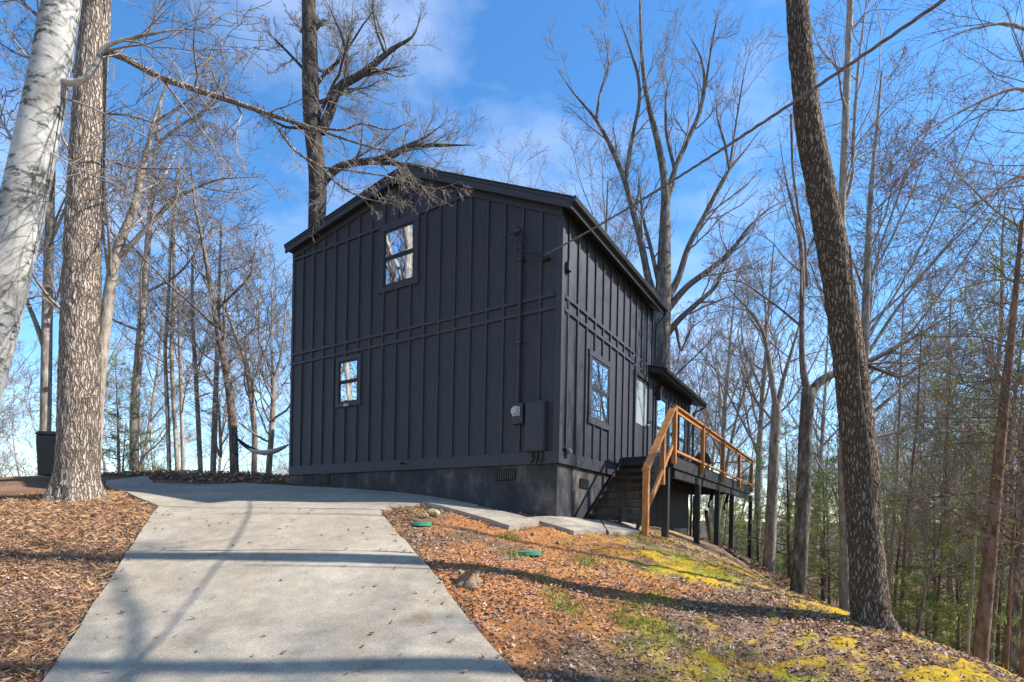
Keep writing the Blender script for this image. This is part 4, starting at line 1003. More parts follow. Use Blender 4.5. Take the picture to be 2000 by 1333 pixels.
# slim trunks beyond the mound at left
LEFT = [('pale tree left of the furrowed trunk, behind the bin', [(88, 900, 26), (90, 760, 25), (92, 620, 24), (96, 480, 21), (100, 330, 17), (106, 150, 12), (110, -50, 7)], 15, 11, 'bark_grey',
         [[(90, 690, 16), (70, 630, 13), (40, 560, 10), (10, 480, 7), (-20, 400, 4)], [(96, 480, 10), (140, 380, 7), (170, 260, 4)]]),
        ('mossy leaning tree directly right of the furrowed trunk', [(184, 900, 30), (192, 760, 28), (203, 650, 27), (215, 560, 25), (226, 490, 22), (262, 410, 17), (278, 330, 13), (300, 240, 9), (330, 150, 5)], 15, 12, 'bark_tan',
         [[(222, 510, 15), (255, 480, 13), (300, 430, 11), (345, 385, 9), (420, 350, 6), (520, 345, 3)], [(262, 405, 10), (270, 330, 9), (330, 260, 7), (400, 215, 5), (470, 170, 3)], [(215, 560, 8), (200, 450, 6), (205, 300, 5), (200, 150, 3)], [(300, 240, 6), (380, 190, 5), (450, 110, 3)]]),
        ('straight tree with lichened trunk left of the slender row', [(262, 930, 21), (262, 800, 19), (271, 690, 18), (281, 580, 16), (289, 470, 13), (300, 330, 9), (315, 200, 5)], 19, 13, 'bark_grey', []),
        ('slender tree, first of the row beyond the mound', [(331, 925, 9), (327, 800, 9), (322, 690, 8), (330, 560, 6), (336, 430, 4)], 20, 14, 'bark_tan', []),
        ('slender tree with kinked stem beyond the mound', [(347, 925, 10), (340, 800, 9), (334, 690, 9), (341, 560, 8), (338, 430, 6), (350, 300, 3)], 20, 15, 'bark_tan', []),
        ('slender upright tree with snapped top beyond the mound', [(358, 925, 9), (354, 780, 8), (350, 640, 8), (350, 560, 7)], 22, 16, 'bark_tan', []),
        ('pale slender tree in the middle of the row beyond the mound', [(392, 928, 11), (386, 800, 10), (380, 690, 9), (375, 615, 8), (376, 500, 5)], 19, 17, 'bark_grey', []),
        ('mossy double-stemmed tree left of the hammock tree', [(416, 925, 13), (420, 800, 12), (424, 700, 10), (428, 560, 7), (432, 440, 4)], 19, 18, 'bark_grey', [[(418, 860, 8), (432, 900, 8), (428, 800, 6), (422, 740, 4)]]),
        ('dark curving tree that holds the near end of the hammock', [(458, 928, 19), (455, 830, 18), (449, 770, 17), (440, 715, 16), (428, 660, 14), (420, 610, 12), (408, 545, 10), (398, 480, 8), (380, 400, 5), (372, 320, 3)], 16.5, 19, 'bark_dark',
         [[(432, 690, 8), (440, 650, 7), (436, 600, 5), (450, 520, 3)], [(420, 610, 6), (450, 580, 6), (490, 540, 5), (500, 470, 3)]]),
        ('slim tree leaning left behind the hammock', [(496, 930, 12), (498, 850, 12), (490, 770, 11), (478, 700, 10), (462, 660, 9), (440, 600, 6), (420, 560, 3)], 18.5, 20, 'bark_tan', [[(465, 670, 6), (500, 640, 5), (505, 560, 3)]]),
        ('tree with candelabra fork beside the left corner of the house', [(524, 935, 13), (530, 850, 12), (534, 780, 11), (533, 735, 10)], 17.5, 21, 'bark_tan',
         [[(533, 740, 8), (520, 700, 7), (505, 670, 6), (506, 600, 4), (512, 520, 3)], [(533, 740, 7), (530, 680, 5), (532, 600, 4), (528, 500, 3)], [(534, 745, 8), (548, 700, 6), (556, 640, 4), (558, 560, 3)]])]
for lab, tr, Y, sd, mt_, lm in LEFT:
    px_tree('slender_tree' if tr[0][2] < 15 else 'bare_tree', lab[0].upper() * 0 + lab, tr, Y, mt_, lm, LV_SML if tr[0][2] < 15 else LV_MED, seed=sd, nauto=9 if tr[0][2] < 15 else 7, auto_t=(0.3, 1), auto_len=2.6 if tr[0][2] < 15 else 3.4, rmin=0.007, up=0.05,
            group='slender trees beyond the mound')

# ---- prototypes for the woods further back
def proto(seed, h, r, nl, lv, t0=0.3, lean=0.06, up=0.06, rmin=0.008, ll=0.34):
    T = Tree(seed)
    P, R = T.grow(np.zeros((1, 3)) - np.array((0, 0, 0.5)), np.array([[lean, 0.02, 1.0]]), np.array([h]), np.array([r]), 22, 0.035, 0.02, 0.12)
    T.add('trunk', P, R, 9)
    st, d, l, rr_ = T.kids(P, R, np.array([h * ll]), nl, t0, 0.98, TW(25), TW(60), 1.0, 0.5, 0.014)
    P2, R2 = T.grow(st, d, l, rr_, 10, 0.09, 0.05)
    T.add('limb', P2, R2, 5)
    T.crown(P2, R2, l, lv, rmin=rmin, up=up)
    return T
PROT = []
for i, (h, r, nl, t0, mt_) in enumerate(((16, 0.17, 14, 0.35, 'bark_grey'), (19, 0.24, 16, 0.35, 'bark_dark'), (13, 0.10, 13, 0.3, 'bark_tan'), (17, 0.15, 15, 0.4, 'bark_tan'), (21, 0.28, 18, 0.4, 'bark_grey'), (10, 0.07, 12, 0.25, 'bark_dark'))):
    T = proto(300 + i, h, r, nl, [(7, 0.2, 1, TW(25), TW(60), 0.55, 0.5, 5, 3), (5, 0.2, 1, TW(20), TW(60), 0.55, 0.6, 4, 3), (4, 0.2, 1, TW(20), TW(55), 0.6, 0.7, 3, 3)][:3], t0)
    PROT.append(({k: T.mesh(k) for k in ('trunk', 'limb', 'crown')}, mt_))
    for k, me in PROT[-1][0].items(): me.materials.append(M[mt_] if k != 'crown' else M['twig' if i % 2 == 0 else 'twig_dark'])
PH = (16, 19, 13, 17, 21, 10)
PKIND = ('grey-barked', 'dark thick-stemmed', 'thin tan', 'tan-barked', 'tall grey', 'short dark thin')
def where(px, Y):
    if px < 640:
        marks = ((-400, 'left of the furrowed trunk'), (120, 'behind the furrowed trunk'), (210, 'between the furrowed trunk and the slender row'), (330, 'behind the slender row'), (440, 'behind the hammock'), (540, 'close to the left house corner'))
    elif px < 1300:
        marks = ((640, 'above the left roof slope'), (760, 'above the ridge'), (860, 'above the middle of the right roof slope'), (980, 'above the right roof slope near the eave'), (1110, 'left of the many-limbed tree'), (1230, 'behind the many-limbed tree'))
    else:
        marks = ((1300, 'behind the deck railing'), (1420, 'behind the far deck post'), (1500, 'behind the brown forked tree'), (1590, 'behind the big dark trunk'), (1710, 'just right of the big dark trunk'), (1800, 'midway between big trunk and red pine'), (1890, 'behind the red pine'), (1990, 'at the right picture edge'))
    w = [m for p_, m in marks if px >= p_][-1]
    return w, ('nearer' if Y < 24 else 'mid-distance' if Y < 36 else 'far' if Y < 60 else 'very distant')
def place(pi, x, y, rz, sc, label, group, name='bare_tree'):
    if 'outside' not in group:
        pq, qq = x * 0.156 + y * 0.988, x * 0.988 - y * 0.156
        if 2 < pq < 19 and qq > 1:
            if qq < 9: return None
            sc = min(sc, max(0.45, (0.8 * (qq - 2) + 4) / PH[pi]))
        w_, d_ = where(CX + F * x / y, y)
        label = '%s bare %s tree %s%s' % (d_, PKIND[pi], 'over the roof, ' if 'crowns' in group else '', w_)
    z = float(base_h(np.array([x]), np.array([y]))[0])
    root = empty(name, label, 'tree', group, loc=(x, y, z))
    root.rotation_euler = (0, 0, rz); root.scale = (sc, sc, sc)
    for k, me in PROT[pi][0].items():
        if (name == 'shadow_stem' and k != 'trunk') or (x == 9.3 and k == 'crown'): continue  # crown left off these unseen trees to shape the shadow they cast
        o = bpy.data.objects.new(k, me); o.parent = root; COL.objects.link(o)
    return root
rg = random.Random(5)
# woods behind, left of the house
n = 0
while n < 26:
    px, Y = rg.uniform(-250, 640), rg.uniform(22, 48)
    x = (px - CX) * Y / F
    place(rg.choice((0, 2, 3, 5, 2)), x, Y, rg.uniform(0, 6.3), rg.uniform(0.7, 1.15), 'slim bare tree in the far woods left of the house', 'far trees left of the house'); n += 1
# behind the house
n = 0
while n < 30:
    px, Y = rg.uniform(640, 1420), rg.uniform(27, 50)
    x = (px - CX) * Y / F
    place(rg.choice((0, 1, 3, 4)), x, Y, rg.uniform(0, 6.3), rg.uniform(0.8, 1.1), 'bare tree behind the house with only its crown above the roof', 'tree crowns behind the roof'); n += 1
# woods on the right
n = 0
while n < 84:
    px, Y = rg.uniform(1340, 2350) if n > 25 else rg.uniform(1340, 2050), rg.uniform(14, 62) if n > 40 else rg.uniform(50, 120)
    x = (px - CX) * Y / F
    if Y < 24 and px < 1560: continue
    if Y < 17 and px < 1760: continue
    place(rg.choice((0, 1, 2, 3, 4, 5, 2, 5)), x, Y, rg.uniform(0, 6.3), rg.uniform(0.75, 1.15), 'bare tree in the woods down the slope right of the deck', 'woods right of the deck'); n += 1
# thin understorey poles at right
for (b, t, w, Y) in (((1786, 1265), (1838, 1040), 9, 9.5), ((1888, 1290), (1908, 900), 9, 10), ((1965, 1320), (1990, 900), 9, 9), ((1825, 1240), (1850, 860), 7, 11), ((1760, 1210), (1792, 820), 9, 12), ((1735, 1180), (1760, 700), 8, 13), ((1858, 1180), (1850, 760), 14, 14), ((1996, 1310), (2012, 850), 14, 8)):
    px_tree('young_tree', 'thin young tree, %s, %s lean' % (where(b[0], Y)[0], 'right' if t[0] > b[0] + 25 else 'slightly right' if t[0] > b[0] else 'left'), [(b[0], b[1], w), ((b[0] + t[0]) / 2 + rg.uniform(-6, 6), (b[1] + t[1]) / 2, w * 0.85), (t[0], t[1], w * 0.6), (t[0] + 8, t[1] - 180, w * 0.3)], Y, rg.choice(('bark_red', 'bark_dark', 'bark_tan')), [], LV_SML, 'twig_dark', group='thin young trees at right', nauto=14, auto_t=(0.25, 1), auto_len=1.3, seed=rg.randint(50, 5000), rmin=0.003, up=0.0, limb_r=0.25)
# trees that stand out of frame and throw their shade across the driveway and show in the windows
for pi, x, y, sc in ((0, 7.6, 4.35, 1.25), (2, 8.2, 6.25, 1.2), (3, 10.5, 3.0, 1.1), (1, 9.3, 3.4, 1.1), (1, -3.5, -9, 1.0), (4, 3.5, -12, 1.0), (0, -8, -7, 1.0), (3, 7, -9, 1.0), (4, -13, -14, 1.1), (3, 0, -18, 1.1), (0, 11, -4, 1.0), (1, 16, 1.5, 1.0), (4, 18, -8, 1.0), (3, -1, -8, 0.9), (4, -10.8, 8.6, 1.0), (1, -14.5, 8.0, 1.0), (0, -14, 10.2, 1.0), (0, -12.5, 7.2, 0.9), (3, -18, 6.5, 1.0), (1, -20, 2.0, 1.1), (0, -17, 10.5, 1.0), (4, -24, 7.5, 1.0), (2, -12, 2.0, 1.0)):
    place(pi, x, y, 0.3 if x in (7.6, 8.2, 10.5) else rg.uniform(0, 6.3), sc, 'bare stem standing right of the picture edge, known by its shadow band' if x in (7.6, 8.2) else 'bare tree across the drive, seen only as a reflection or by its shadow', 'trees outside the view', 'shadow_stem' if x in (7.6, 8.2) else 'bare_tree')

# ---------------------------------------------------------------- evergreens
def pine_meshes(seed, h, n_whorl, blen, dens, cols, droop=0.0, t0=0.2):
    T = Tree(seed); r = T.r
    P, R = T.grow(np.zeros((1, 3)) - np.array((0, 0, 0.3)), np.array([[0.03, 0.0, 1.0]]), np.array([h]), np.array([0.012 * h + 0.01]), 14, 0.02, 0.02, 0.1)
    T.add('trunk', P, R, 8)
    st, d, l, rr_ = T.kids(P, R, np.array([blen]), n_whorl, t0, 0.99, TW(60), TW(95), 1.0, 0.35, 0.006)
    P2, R2 = T.grow(st, d, l, rr_, 8, 0.07, 0.02 - droop)
    T.add('trunk', P2, R2, 4)
    st, d, l3, r3 = T.kids(P2, R2, l, 7, 0.25, 1.0, TW(25), TW(60), 0.5, 0.6, 0.004)
    P3, R3 = T.grow(st, d, l3, r3, 5, 0.1, 0.02 - droop)
    T.add('trunk', P3, R3, 3)
    allP = np.concatenate([P3[:, 1:].reshape(-1, 3), P2[:, 5:].reshape(-1, 3)])
    allP = allP[vnoise(allP[:, 0] * 2.2 + allP[:, 2] * 1.3, allP[:, 1] * 2.2 - allP[:, 2] * 1.1, seed) > 0.42]
    ns = dens
    c = np.repeat(allP, ns, axis=0) + r.normal(0, 0.02, (len(allP) * ns, 3))
    m = len(c)
    d = norm(r.normal(0, 1, (m, 3)) + np.array((0, 0, 0.35))); ln = r.uniform(0.05, 0.11, m)[:, None]
    s = norm(np.cross(d, r.normal(0, 1, (m, 3)))) * 0.0055
    v = np.stack([c - s, c + s, c + d * ln], 1).reshape(-1, 3)
    f = np.arange(m * 3).reshape(-1, 3)
    me = mesh_np('needles', v, f, False)
    cc = np.array(cols)[r.integers(0, len(cols), len(allP))]
    vcol(me, np.repeat(np.repeat(cc, ns, axis=0), 3, axis=0)); me.materials.append(M['needle'])
    tm = T.mesh('trunk'); tm.materials.append(M['bark_dark'])
    return tm, me
GC = [(0.22, 0.30, 0.08), (0.32, 0.38, 0.10), (0.40, 0.42, 0.12), (0.15, 0.22, 0.06), (0.46, 0.45, 0.15)]
PINES = [pine_meshes(900, 3.2, 30, 1.1, 9, GC), pine_meshes(901, 5.5, 40, 1.6, 9, GC), pine_meshes(902, 9.0, 50, 2.4, 8, GC, 0.03, 0.35), pine_meshes(903, 2.4, 28, 0.9, 9, GC)]
def pine(pi, x, y, sc, label, group):
    z = float(base_h(np.array([x]), np.array([y]))[0])
    root = empty('pine_tree', label, 'tree', group, loc=(x, y, z)); root.rotation_euler = (0, 0, rg.uniform(0, 6.3)); root.scale = (sc,) * 3
    o = bpy.data.objects.new('trunk', PINES[pi][0]); o.parent = root; COL.objects.link(o)
    o = bpy.data.objects.new('crown', PINES[pi][1]); o.parent = root; COL.objects.link(o)
def pine_px(pi, px, Y, sc, label, group):
    if label == 'x': label = 'distant %s green pine beyond the deck, %s, %s' % (('young', 'slim young', 'tall', 'tiny')[pi], where(px, Y)[1], where(px, Y)[0])
    pine(pi, (px - CX) * Y / F, Y, sc, label, group)
for x_, y_ in ((-15.5, 8.7), (-19, 7.6), (-22, 7.4), (-17.5, 9.2), (-25, 6.0)):
    pine(2, x_, y_, 1.1, 'pine left of the picture, seen only as a reflection in the front windows', 'trees outside the view')
pine_px(0, 235, 19, 0.9, 'young green evergreen right of the furrowed trunk beyond the apron', 'evergreens')
pine_px(3, 290, 21, 0.8, 'small green evergreen sapling among the slender trees at left', 'evergreens')
pine_px(1, 232, 17.5, 0.75, 'dark feathery evergreen growing behind the furrowed trunk', 'evergreens')
for i in range(20):
    px, Y = rg.uniform(1480, 2150), rg.uniform(12, 34)
    if Y < 16 and px < 1650: continue
    pine_px(rg.choice((0, 1, 1, 3)), px, Y, rg.uniform(0.8, 1.25), 'young green pine in the right woods, %s, %s' % (where(px, Y)[1], where(px, Y)[0]), 'young pines in the right woods')
for i in range(20):
    pine_px(rg.choice((0, 1, 1, 3)), rg.uniform(1385, 1660), rg.uniform(21, 46), rg.uniform(0.8, 1.3), 'x', 'distant pines beyond the deck')
for px, Y in ((1990, 12.5), (1880, 15), (2060, 11), (1960, 19), (1780, 24), (1900, 27), (1930, 11.5), (1820, 18), (2010, 16), (1740, 30), (1970, 9.8)):
    pine_px(2, px, Y, rg.uniform(0.85, 1.1), 'tall pale green pine, %s, %s' % (where(px, Y)[1], where(px, Y)[0]), 'tall pines at right')

for i, (px, Y) in enumerate(((1745, 13.5), (1790, 11.2), (1835, 13), (1875, 10.5), (1905, 13.5), (1950, 11.5), (1985, 13), (1660, 15), (1625, 17), (1545, 19))):
    pine_px((1, 3, 1, 0, 1, 1, 0, 1, 0, 1)[i], px, Y, 0.8 + 0.07 * (i % 5), 'bright green young pine, %s, %s from left' % (where(px, Y)[0], ('first', 'second', 'third', 'fourth', 'fifth', 'sixth', 'seventh', 'eighth', 'ninth', 'tenth')[sorted((1745, 1790, 1835, 1875, 1905, 1950, 1985, 1660, 1625, 1545)).index(px)]), 'bright young pines below the slope')
# brush beyond the bin at far left: each a many-stemmed shrub
def shrub_mesh(seed, h):
    T = Tree(seed); n = 16
    d = norm(T.r.normal(0, 0.4, (n, 3)) + np.array((0, 0, 1.0)))
    P, R = T.grow(np.zeros((n, 3)) + T.r.normal(0, 0.2, (n, 3)) * np.array((1, 1, 0)), d, T.r.uniform(0.6, 1.0, n) * h, np.full(n, 0.013), 9, 0.1, 0.0)
    T.add('stems', P, R, 4)
    T.crown(P, R, np.full(n, h * 0.6), [(7, 0.2, 1, TW(20), TW(60), 0.6, 0.6, 5, 3), (5, 0.2, 1, TW(20), TW(60), 0.5, 0.7, 4, 3)], key='stems', rmin=0.004, up=0.02)
    return T.mesh('stems')
SHR = [shrub_mesh(700 + i, 1.8 + 0.4 * i) for i in range(3)]
for s_ in SHR: s_.materials.append(M['twig'])
for i in range(46):
    px, Y = (rg.uniform(-150, 620), rg.uniform(18, 32)) if i < 26 else (rg.uniform(1480, 2050), rg.uniform(20, 34)) if i < 32 else (rg.uniform(1380, 1700), rg.uniform(22, 50))
    x = (px - CX) * Y / F
    z = float(base_h(np.array([x]), np.array([Y]))[0])
    o = _link('shrub', SHR[i % 3]); o.location = (x, Y, z - 0.05); o.rotation_euler = (0, 0, rg.uniform(0, 6.3)); o.scale = (rg.uniform(0.7, 1.2),) * 3
    tag(o, 'twiggy leafless shrub, %s, %s' % (where(px, Y)[1], where(px, Y)[0]), 'shrub', 'leafless shrubs at left' if i < 26 else 'leafless shrubs at right')

def distant_woods():
    T = Tree(4040); n = 320
    px = T.r.uniform(-400, 2400, n); Y = T.r.uniform(70, 190, n)
    x = (px - CX) * Y / F; z = base_h(x, Y)
    h_ = T.r.uniform(9, 16, n) * np.where(px < 650, 0.55, 0.9)
    P, R = T.grow(np.stack([x, Y, z - 0.5], -1), T.r.normal(0, 0.05, (n, 3)) + np.array((0, 0, 1.0)), h_, T.r.uniform(0.07, 0.16, n), 8, 0.03, 0.02)
    T.add('woods', P, R, 4)
    T.crown(P, R, h_ * 0.5, [(9, 0.25, 1, TW(25), TW(60), 0.8, 0.5, 5, 3), (6, 0.2, 1, TW(20), TW(60), 0.55, 0.6, 4, 3)], key='woods', rmin=0.02, up=0.05)
    tag(link('distant_woods', T.mesh('woods'), M['twig_dark']), 'far-off mass of bare woods along the horizon', 'woods', kind='stuff')
distant_woods()

# ---------------------------------------------------------------- small things
def ground_at(px, py): return ground_hit(px, py)
# bin
bp_ = at(112, 935, 12.6); bp_[2] = base_h(np.array([bp_[0]]), np.array([bp_[1]]))[0]
bn = empty('wheeled_bin', 'black plastic wheeled bin half hidden behind the furrowed trunk', 'bin', loc=tuple(bp_))
def frust(name, w0, d0, w1, d1, z0, z1, mat, parent, base):
    v = []
    for (w, d, z) in ((w0, d0, z0), (w1, d1, z1)):
        v += [(base[0] - w, base[1] - d, base[2] + z), (base[0] + w, base[1] - d, base[2] + z), (base[0] + w, base[1] + d, base[2] + z), (base[0] - w, base[1] + d, base[2] + z)]
    f = [(3, 2, 1, 0), (4, 5, 6, 7)] + [(i, (i + 1) % 4, (i + 1) % 4 + 4, i + 4) for i in range(4)]
    me = bpy.data.meshes.new(name); me.from_pydata(v, [], f); me.update()
    o = link(name, me, M[mat], parent); md = o.modifiers.new('b', 'BEVEL'); md.width = 0.02; md.segments = 2; return o
frust('body', 0.235, 0.27, 0.26, 0.31, 0.06, 0.98, 'bin', bn, bp_)
frust('lid', 0.275, 0.33, 0.25, 0.29, 0.985, 1.07, 'bin', bn, bp_)
for sx in (-0.27, 0.27):
    t_ = tube('wheel', [(bp_[0] + sx, bp_[1] + 0.25, bp_[2] + 0.11), (bp_[0] + sx + 0.05, bp_[1] + 0.25, bp_[2] + 0.11)], 0.11, 'rubber', bn, 16)
tube('handle', [(bp_[0] - 0.22, bp_[1] + 0.40, bp_[2] + 0.97), (bp_[0] + 0.22, bp_[1] + 0.40, bp_[2] + 0.97)], 0.018, 'bin', bn, 8)
# hammock
hA, hB = at(458, 853, 16.3), at(566, 868, 14.6)
hm = empty('hammock', 'dark hammock with pale lining slung between a tree and the house', 'hammock', loc=tuple((hA + hB) / 2))
nU, nV = 24, 8
v, wv = [], []
side = norm(np.array((0.3, 1, 0)))
for i in range(nU + 1):
    t = i / nU
    p = hA * (1 - t) + hB * t; sag = 0.42 * 4 * t * (1 - t)
    wd = 0.36 * math.sin(math.pi * t) ** 0.7 + 0.02
    for j in range(nV + 1):
        u_ = j / nV * 2 - 1
        v.append(p + side * wd * u_ * 0.55 + np.array((0, 0, -sag + 0.30 * wd * u_ * u_)))
idx = np.arange((nU + 1) * (nV + 1)).reshape(nU + 1, nV + 1)
q_ = np.stack([idx[:-1, :-1], idx[:-1, 1:], idx[1:, 1:], idx[1:, :-1]], -1).reshape(-1, 4)
hc = link('cloth', mesh_np('cloth', np.array(v), q_), M['cloth'], hm)
md = hc.modifiers.new('s', 'SOLIDIFY'); md.thickness = 0.01
hc.data.materials.append(M['clothw'])
for pgi, pg in enumerate(hc.data.polygons):
    if pgi // nV > nU * 0.36: pg.material_index = 1
tube('strap', [at(449, 830, 16.5), hA], 0.012, 'rubber', hm, 6)
tube('strap', [hB, np.array(H(W + 0.0, 0.4, on_front(566, 850)[1]))], 0.012, 'rubber', hm, 6)
# service drop: twisted cable to a pole outside the view
pts = []
A_, B_ = ANCH, at(1845, 0, 4.0)
E_ = A_ + (B_ + np.array((0, 0, 0.45)) - A_) * 2.2
for i in range(60):
    t = i / 59
    p = A_ + (E_ - A_) * t; p[2] -= 0.45 * 4 * t * (1 - t)
    pts.append(p)
pts = np.array(pts)
cb_ = empty('service_cable', 'thick twisted power cable running from the house corner up past the right trunk', 'cable', loc=tuple(ANCH))
tt = np.linspace(0, 60 * math.pi, 400)
base_ = resample(np.c_[pts, np.zeros(60)], 400)[:, :3]
for ph in (0, 2.1, 4.2):
    off = np.stack([np.cos(tt + ph), np.zeros(400), np.sin(tt + ph)], -1) * 0.009
    off[:8] *= np.linspace(0.2, 1, 8)[:, None]
    tube('conductor', base_ + off, 0.007, 'cable_grey', cb_, 6)
for k, (dx, dz) in enumerate(((0.10, -0.15), (-0.03, -0.08), (0.22, -0.02))):
    m_ = (ANCH + HEAD) / 2 + np.array((-dx, -0.05, dz - 0.12))
    tube('service_lead', resample(np.c_[np.array([HEAD, HEAD * 0.7 + m_ * 0.3 + np.array((-dx * 1.4, 0, -0.06)), m_, ANCH]), np.zeros(4)], 20)[:, :3], 0.009, 'rubber', cb_, 6)
# stump
sp = ground_at(915, 1135)
st_ = empty('tree_stump', 'low weathered tree stump in the leaf litter right of the driveway', 'stump', loc=tuple(sp))
n, rings_ = 28, 6
v = []
for k in range(rings_):
    t = k / (rings_ - 1)
    for i in range(n):
        an = 2 * math.pi * i / n
        r_ = (0.17 - 0.07 * smooth(t * 1.6)) * (1 + 0.16 * math.sin(an * 5 + 1) + 0.10 * math.sin(an * 11)) + RNG.normal(0, 0.006)
        v.append((sp[0] + r_ * math.cos(an), sp[1] + r_ * math.sin(an), sp[2] - 0.06 + t * 0.15 + 0.03 * math.sin(an * 3) * t))
i = np.arange(rings_ * n).reshape(rings_, n)
q_ = np.stack([i[:-1], np.roll(i, -1, 1)[:-1], np.roll(i, -1, 1)[1:], i[1:]], -1).reshape(-1, 4)
link('bark', mesh_np('bark', np.array(v), q_), M['cutwood'], st_)
top = v[-n:]; me = bpy.data.meshes.new('cut_face'); me.from_pydata([(p[0], p[1], p[2] - 0.003) for p in top], [], [tuple(range(n))]); me.update()
link('cut_face', me, M['cutwood'], st_)
# valve box lids
for px, py, lab in ((820, 1024, 'green plastic ground lid in the bare clay near the walkway'), (1032, 1080, 'pale green plastic ground lid in the moss below the walkway')):
    g = ground_at(px, py); n = 26
    v = [(g[0] + 0.17 * math.cos(2 * math.pi * i / n), g[1] + 0.14 * math.sin(2 * math.pi * i / n), g[2] - 0.03) for i in range(n)]
    v += [(g[0] + 0.18 * math.cos(2 * math.pi * i / n), g[1] + 0.13 * math.sin(2 * math.pi * i / n), g[2] + 0.018 + 0.012 * math.cos(2 * math.pi * i / n)) for i in range(n)]
    v += [(g[0], g[1], g[2] + 0.028)]
    f = [(i, (i + 1) % n, (i + 1) % n + n, i + n) for i in range(n)] + [(n + i, n + (i + 1) % n, 2 * n) for i in range(n)]
    me = bpy.data.meshes.new('ground_lid'); me.from_pydata(v, [], f); me.update()
    tag(link('ground_lid', me, M['lid']), lab, 'lid', 'ground lids')
def rock(px, py, r, lab, seed):
    g = ground_at(px, py); rr_ = np.random.default_rng(seed)
    n = 12; th, ph = np.meshgrid(np.arange(n) / n * 2 * np.pi, np.linspace(0.05, np.pi - 0.05, 8))
    k = 1 + 0.5 * (fbm(np.cos(th) * 1.3 + seed, np.sin(th) * 1.3 + ph, seed, 2) - 0.5)
    v = np.stack([g[0] + r * k * np.cos(th) * np.sin(ph), g[1] + r * 0.8 * k * np.sin(th) * np.sin(ph), g[2] + r * 0.25 + r * 0.6 * k * np.cos(ph)], -1).reshape(-1, 3)
    i = np.arange(len(v)).reshape(8, n)
    q_ = np.stack([i[:-1], i[1:], np.roll(i, -1, 1)[1:], np.roll(i, -1, 1)[:-1]], -1).reshape(-1, 4)
    tag(link('rock', mesh_np('rock', v, q_, False), M['rock']), lab, 'rock')
rock(846, 1006, 0.11, 'ochre rock lying against the raised walkway edge', 3)
rock(831, 1010, 0.06, 'small rock just left of the ochre rock', 5)
# drain pipe by the deck posts
pp = []
for px, py in ((1378, 1000), (1382, 1030), (1392, 1058), (1412, 1075), (1440, 1092), (1470, 1106), (1490, 1116)):
    g = ground_at(px, max(py, 1060)); pp.append((g[0], g[1], g[2] + 0.05 + max(0, (1060 - py)) * 0.013))
s_ = resample(np.c_[np.array(pp), np.full(len(pp), 0.05)], 120)
s_[:, 3] *= 1 + 0.12 * np.sign(np.sin(np.arange(120) * math.pi * 0.8))
v, f = tubes(s_[None, :, :3], s_[None, :, 3], 10)
tag(link('drain_pipe', mesh_np('drain_pipe', v, f), M['rubber']), 'black corrugated drain pipe snaking downhill past the deck posts', 'pipe')
# vines on the big right trunk
def vine(pts, Y, r, lab):
    s_ = resample(pxpath([(a, b, r) for a, b in pts], Y), 60)
    v, f = tubes(s_[None, :, :3], s_[None, :, 3], 6)
    tag(link('vine', mesh_np('vine', v, f), M['bark_dark']), lab, 'vine', 'vines on the right trunk')
vine([(1545, 225), (1548, 330), (1560, 420), (1572, 470), (1576, 560)], 5.96, 6, 'woody vine hanging along the left side of the right trunk')
vine([(1660, 480), (1668, 620), (1680, 760), (1700, 900), (1712, 1050)], 5.94, 5, 'thin vine along the right side of the right trunk')

# ---------------------------------------------------------------- loose ground cover
def scatter_leaves(name, n, region, smin, smax, pal, seed, lift=0.012, stretch=1.6):
    r = np.random.default_rng(seed)
    x0, x1, y0, y1, fn = region
    x, y = r.uniform(x0, x1, n * 3), r.uniform(y0, y1, n * 3)
    k = fn(x, y) > r.random(n * 3)
    for p in SLABS: k &= ~poly_in(p, x, y)
    x, y = x[k][:n], y[k][:n]; m = len(x)
    z = base_h(x, y) + 0.05 * (fbm(x * 6, y * 6, 5, 4) - 0.5) + 0.05 * (fbm(x * 1.1, y * 1.1, 8, 3) - 0.5) - 0.02 + lift + r.uniform(0, 0.015, m)
    s = r.uniform(smin, smax, m); an = r.uniform(0, 2 * np.pi, m); ti = r.normal(0, 0.45, m); tj = r.normal(0, 0.45, m)
    e1 = np.stack([np.cos(an), np.sin(an), ti], -1) * s[:, None]
    e2 = np.stack([-np.sin(an), np.cos(an), tj], -1) * s[:, None] / stretch
    c = np.stack([x, y, z], -1); cur = (r.uniform(0.1, 0.5, m) * s)[:, None] * np.array((0, 0, 1))
    v = np.stack([c - e1 + cur, c - e2 * 0.8, c + e1 + cur * 0.7, c + e2 * 0.8], 1).reshape(-1, 3)
    b4 = np.arange(m)[:, None] * 4
    f = np.concatenate([b4 + np.array((0, 1, 2)), b4 + np.array((0, 2, 3))]).reshape(-1, 3)
    me = mesh_np(name, v, f, False)
    pc = np.array(pal)[r.integers(0, len(pal), m)] * r.uniform(0.75, 1.25, (m, 1))
    vcol(me, np.repeat(pc, 4, axis=0))
    return tag(link(name, me, M['litter']), kind='stuff')
PB = [(0.32, 0.19, 0.115), (0.38, 0.25, 0.165), (0.22, 0.12, 0.07), (0.42, 0.30, 0.22), (0.38, 0.18, 0.08), (0.46, 0.35, 0.27), (0.17, 0.09, 0.055)]
PL = [(0.33, 0.19, 0.115), (0.40, 0.26, 0.17), (0.27, 0.15, 0.09), (0.48, 0.36, 0.27), (0.32, 0.16, 0.085), (0.18, 0.10, 0.065)]
def mossd(x, y):
    mn = fbm(x * 0.75 + 3, y * 0.9, 21, 4) + 0.7 * (fbm(x * 3.2, y * 3.2, 31, 4) - 0.5) + 0.7 * (fbm(x * 10, y * 10, 37, 3) - 0.5)
    return smooth((mn - 0.45 + 0.13 * smooth((x - 1.0) / 3.0)) / 0.26) * smooth((x - 0.2) / 2.0)
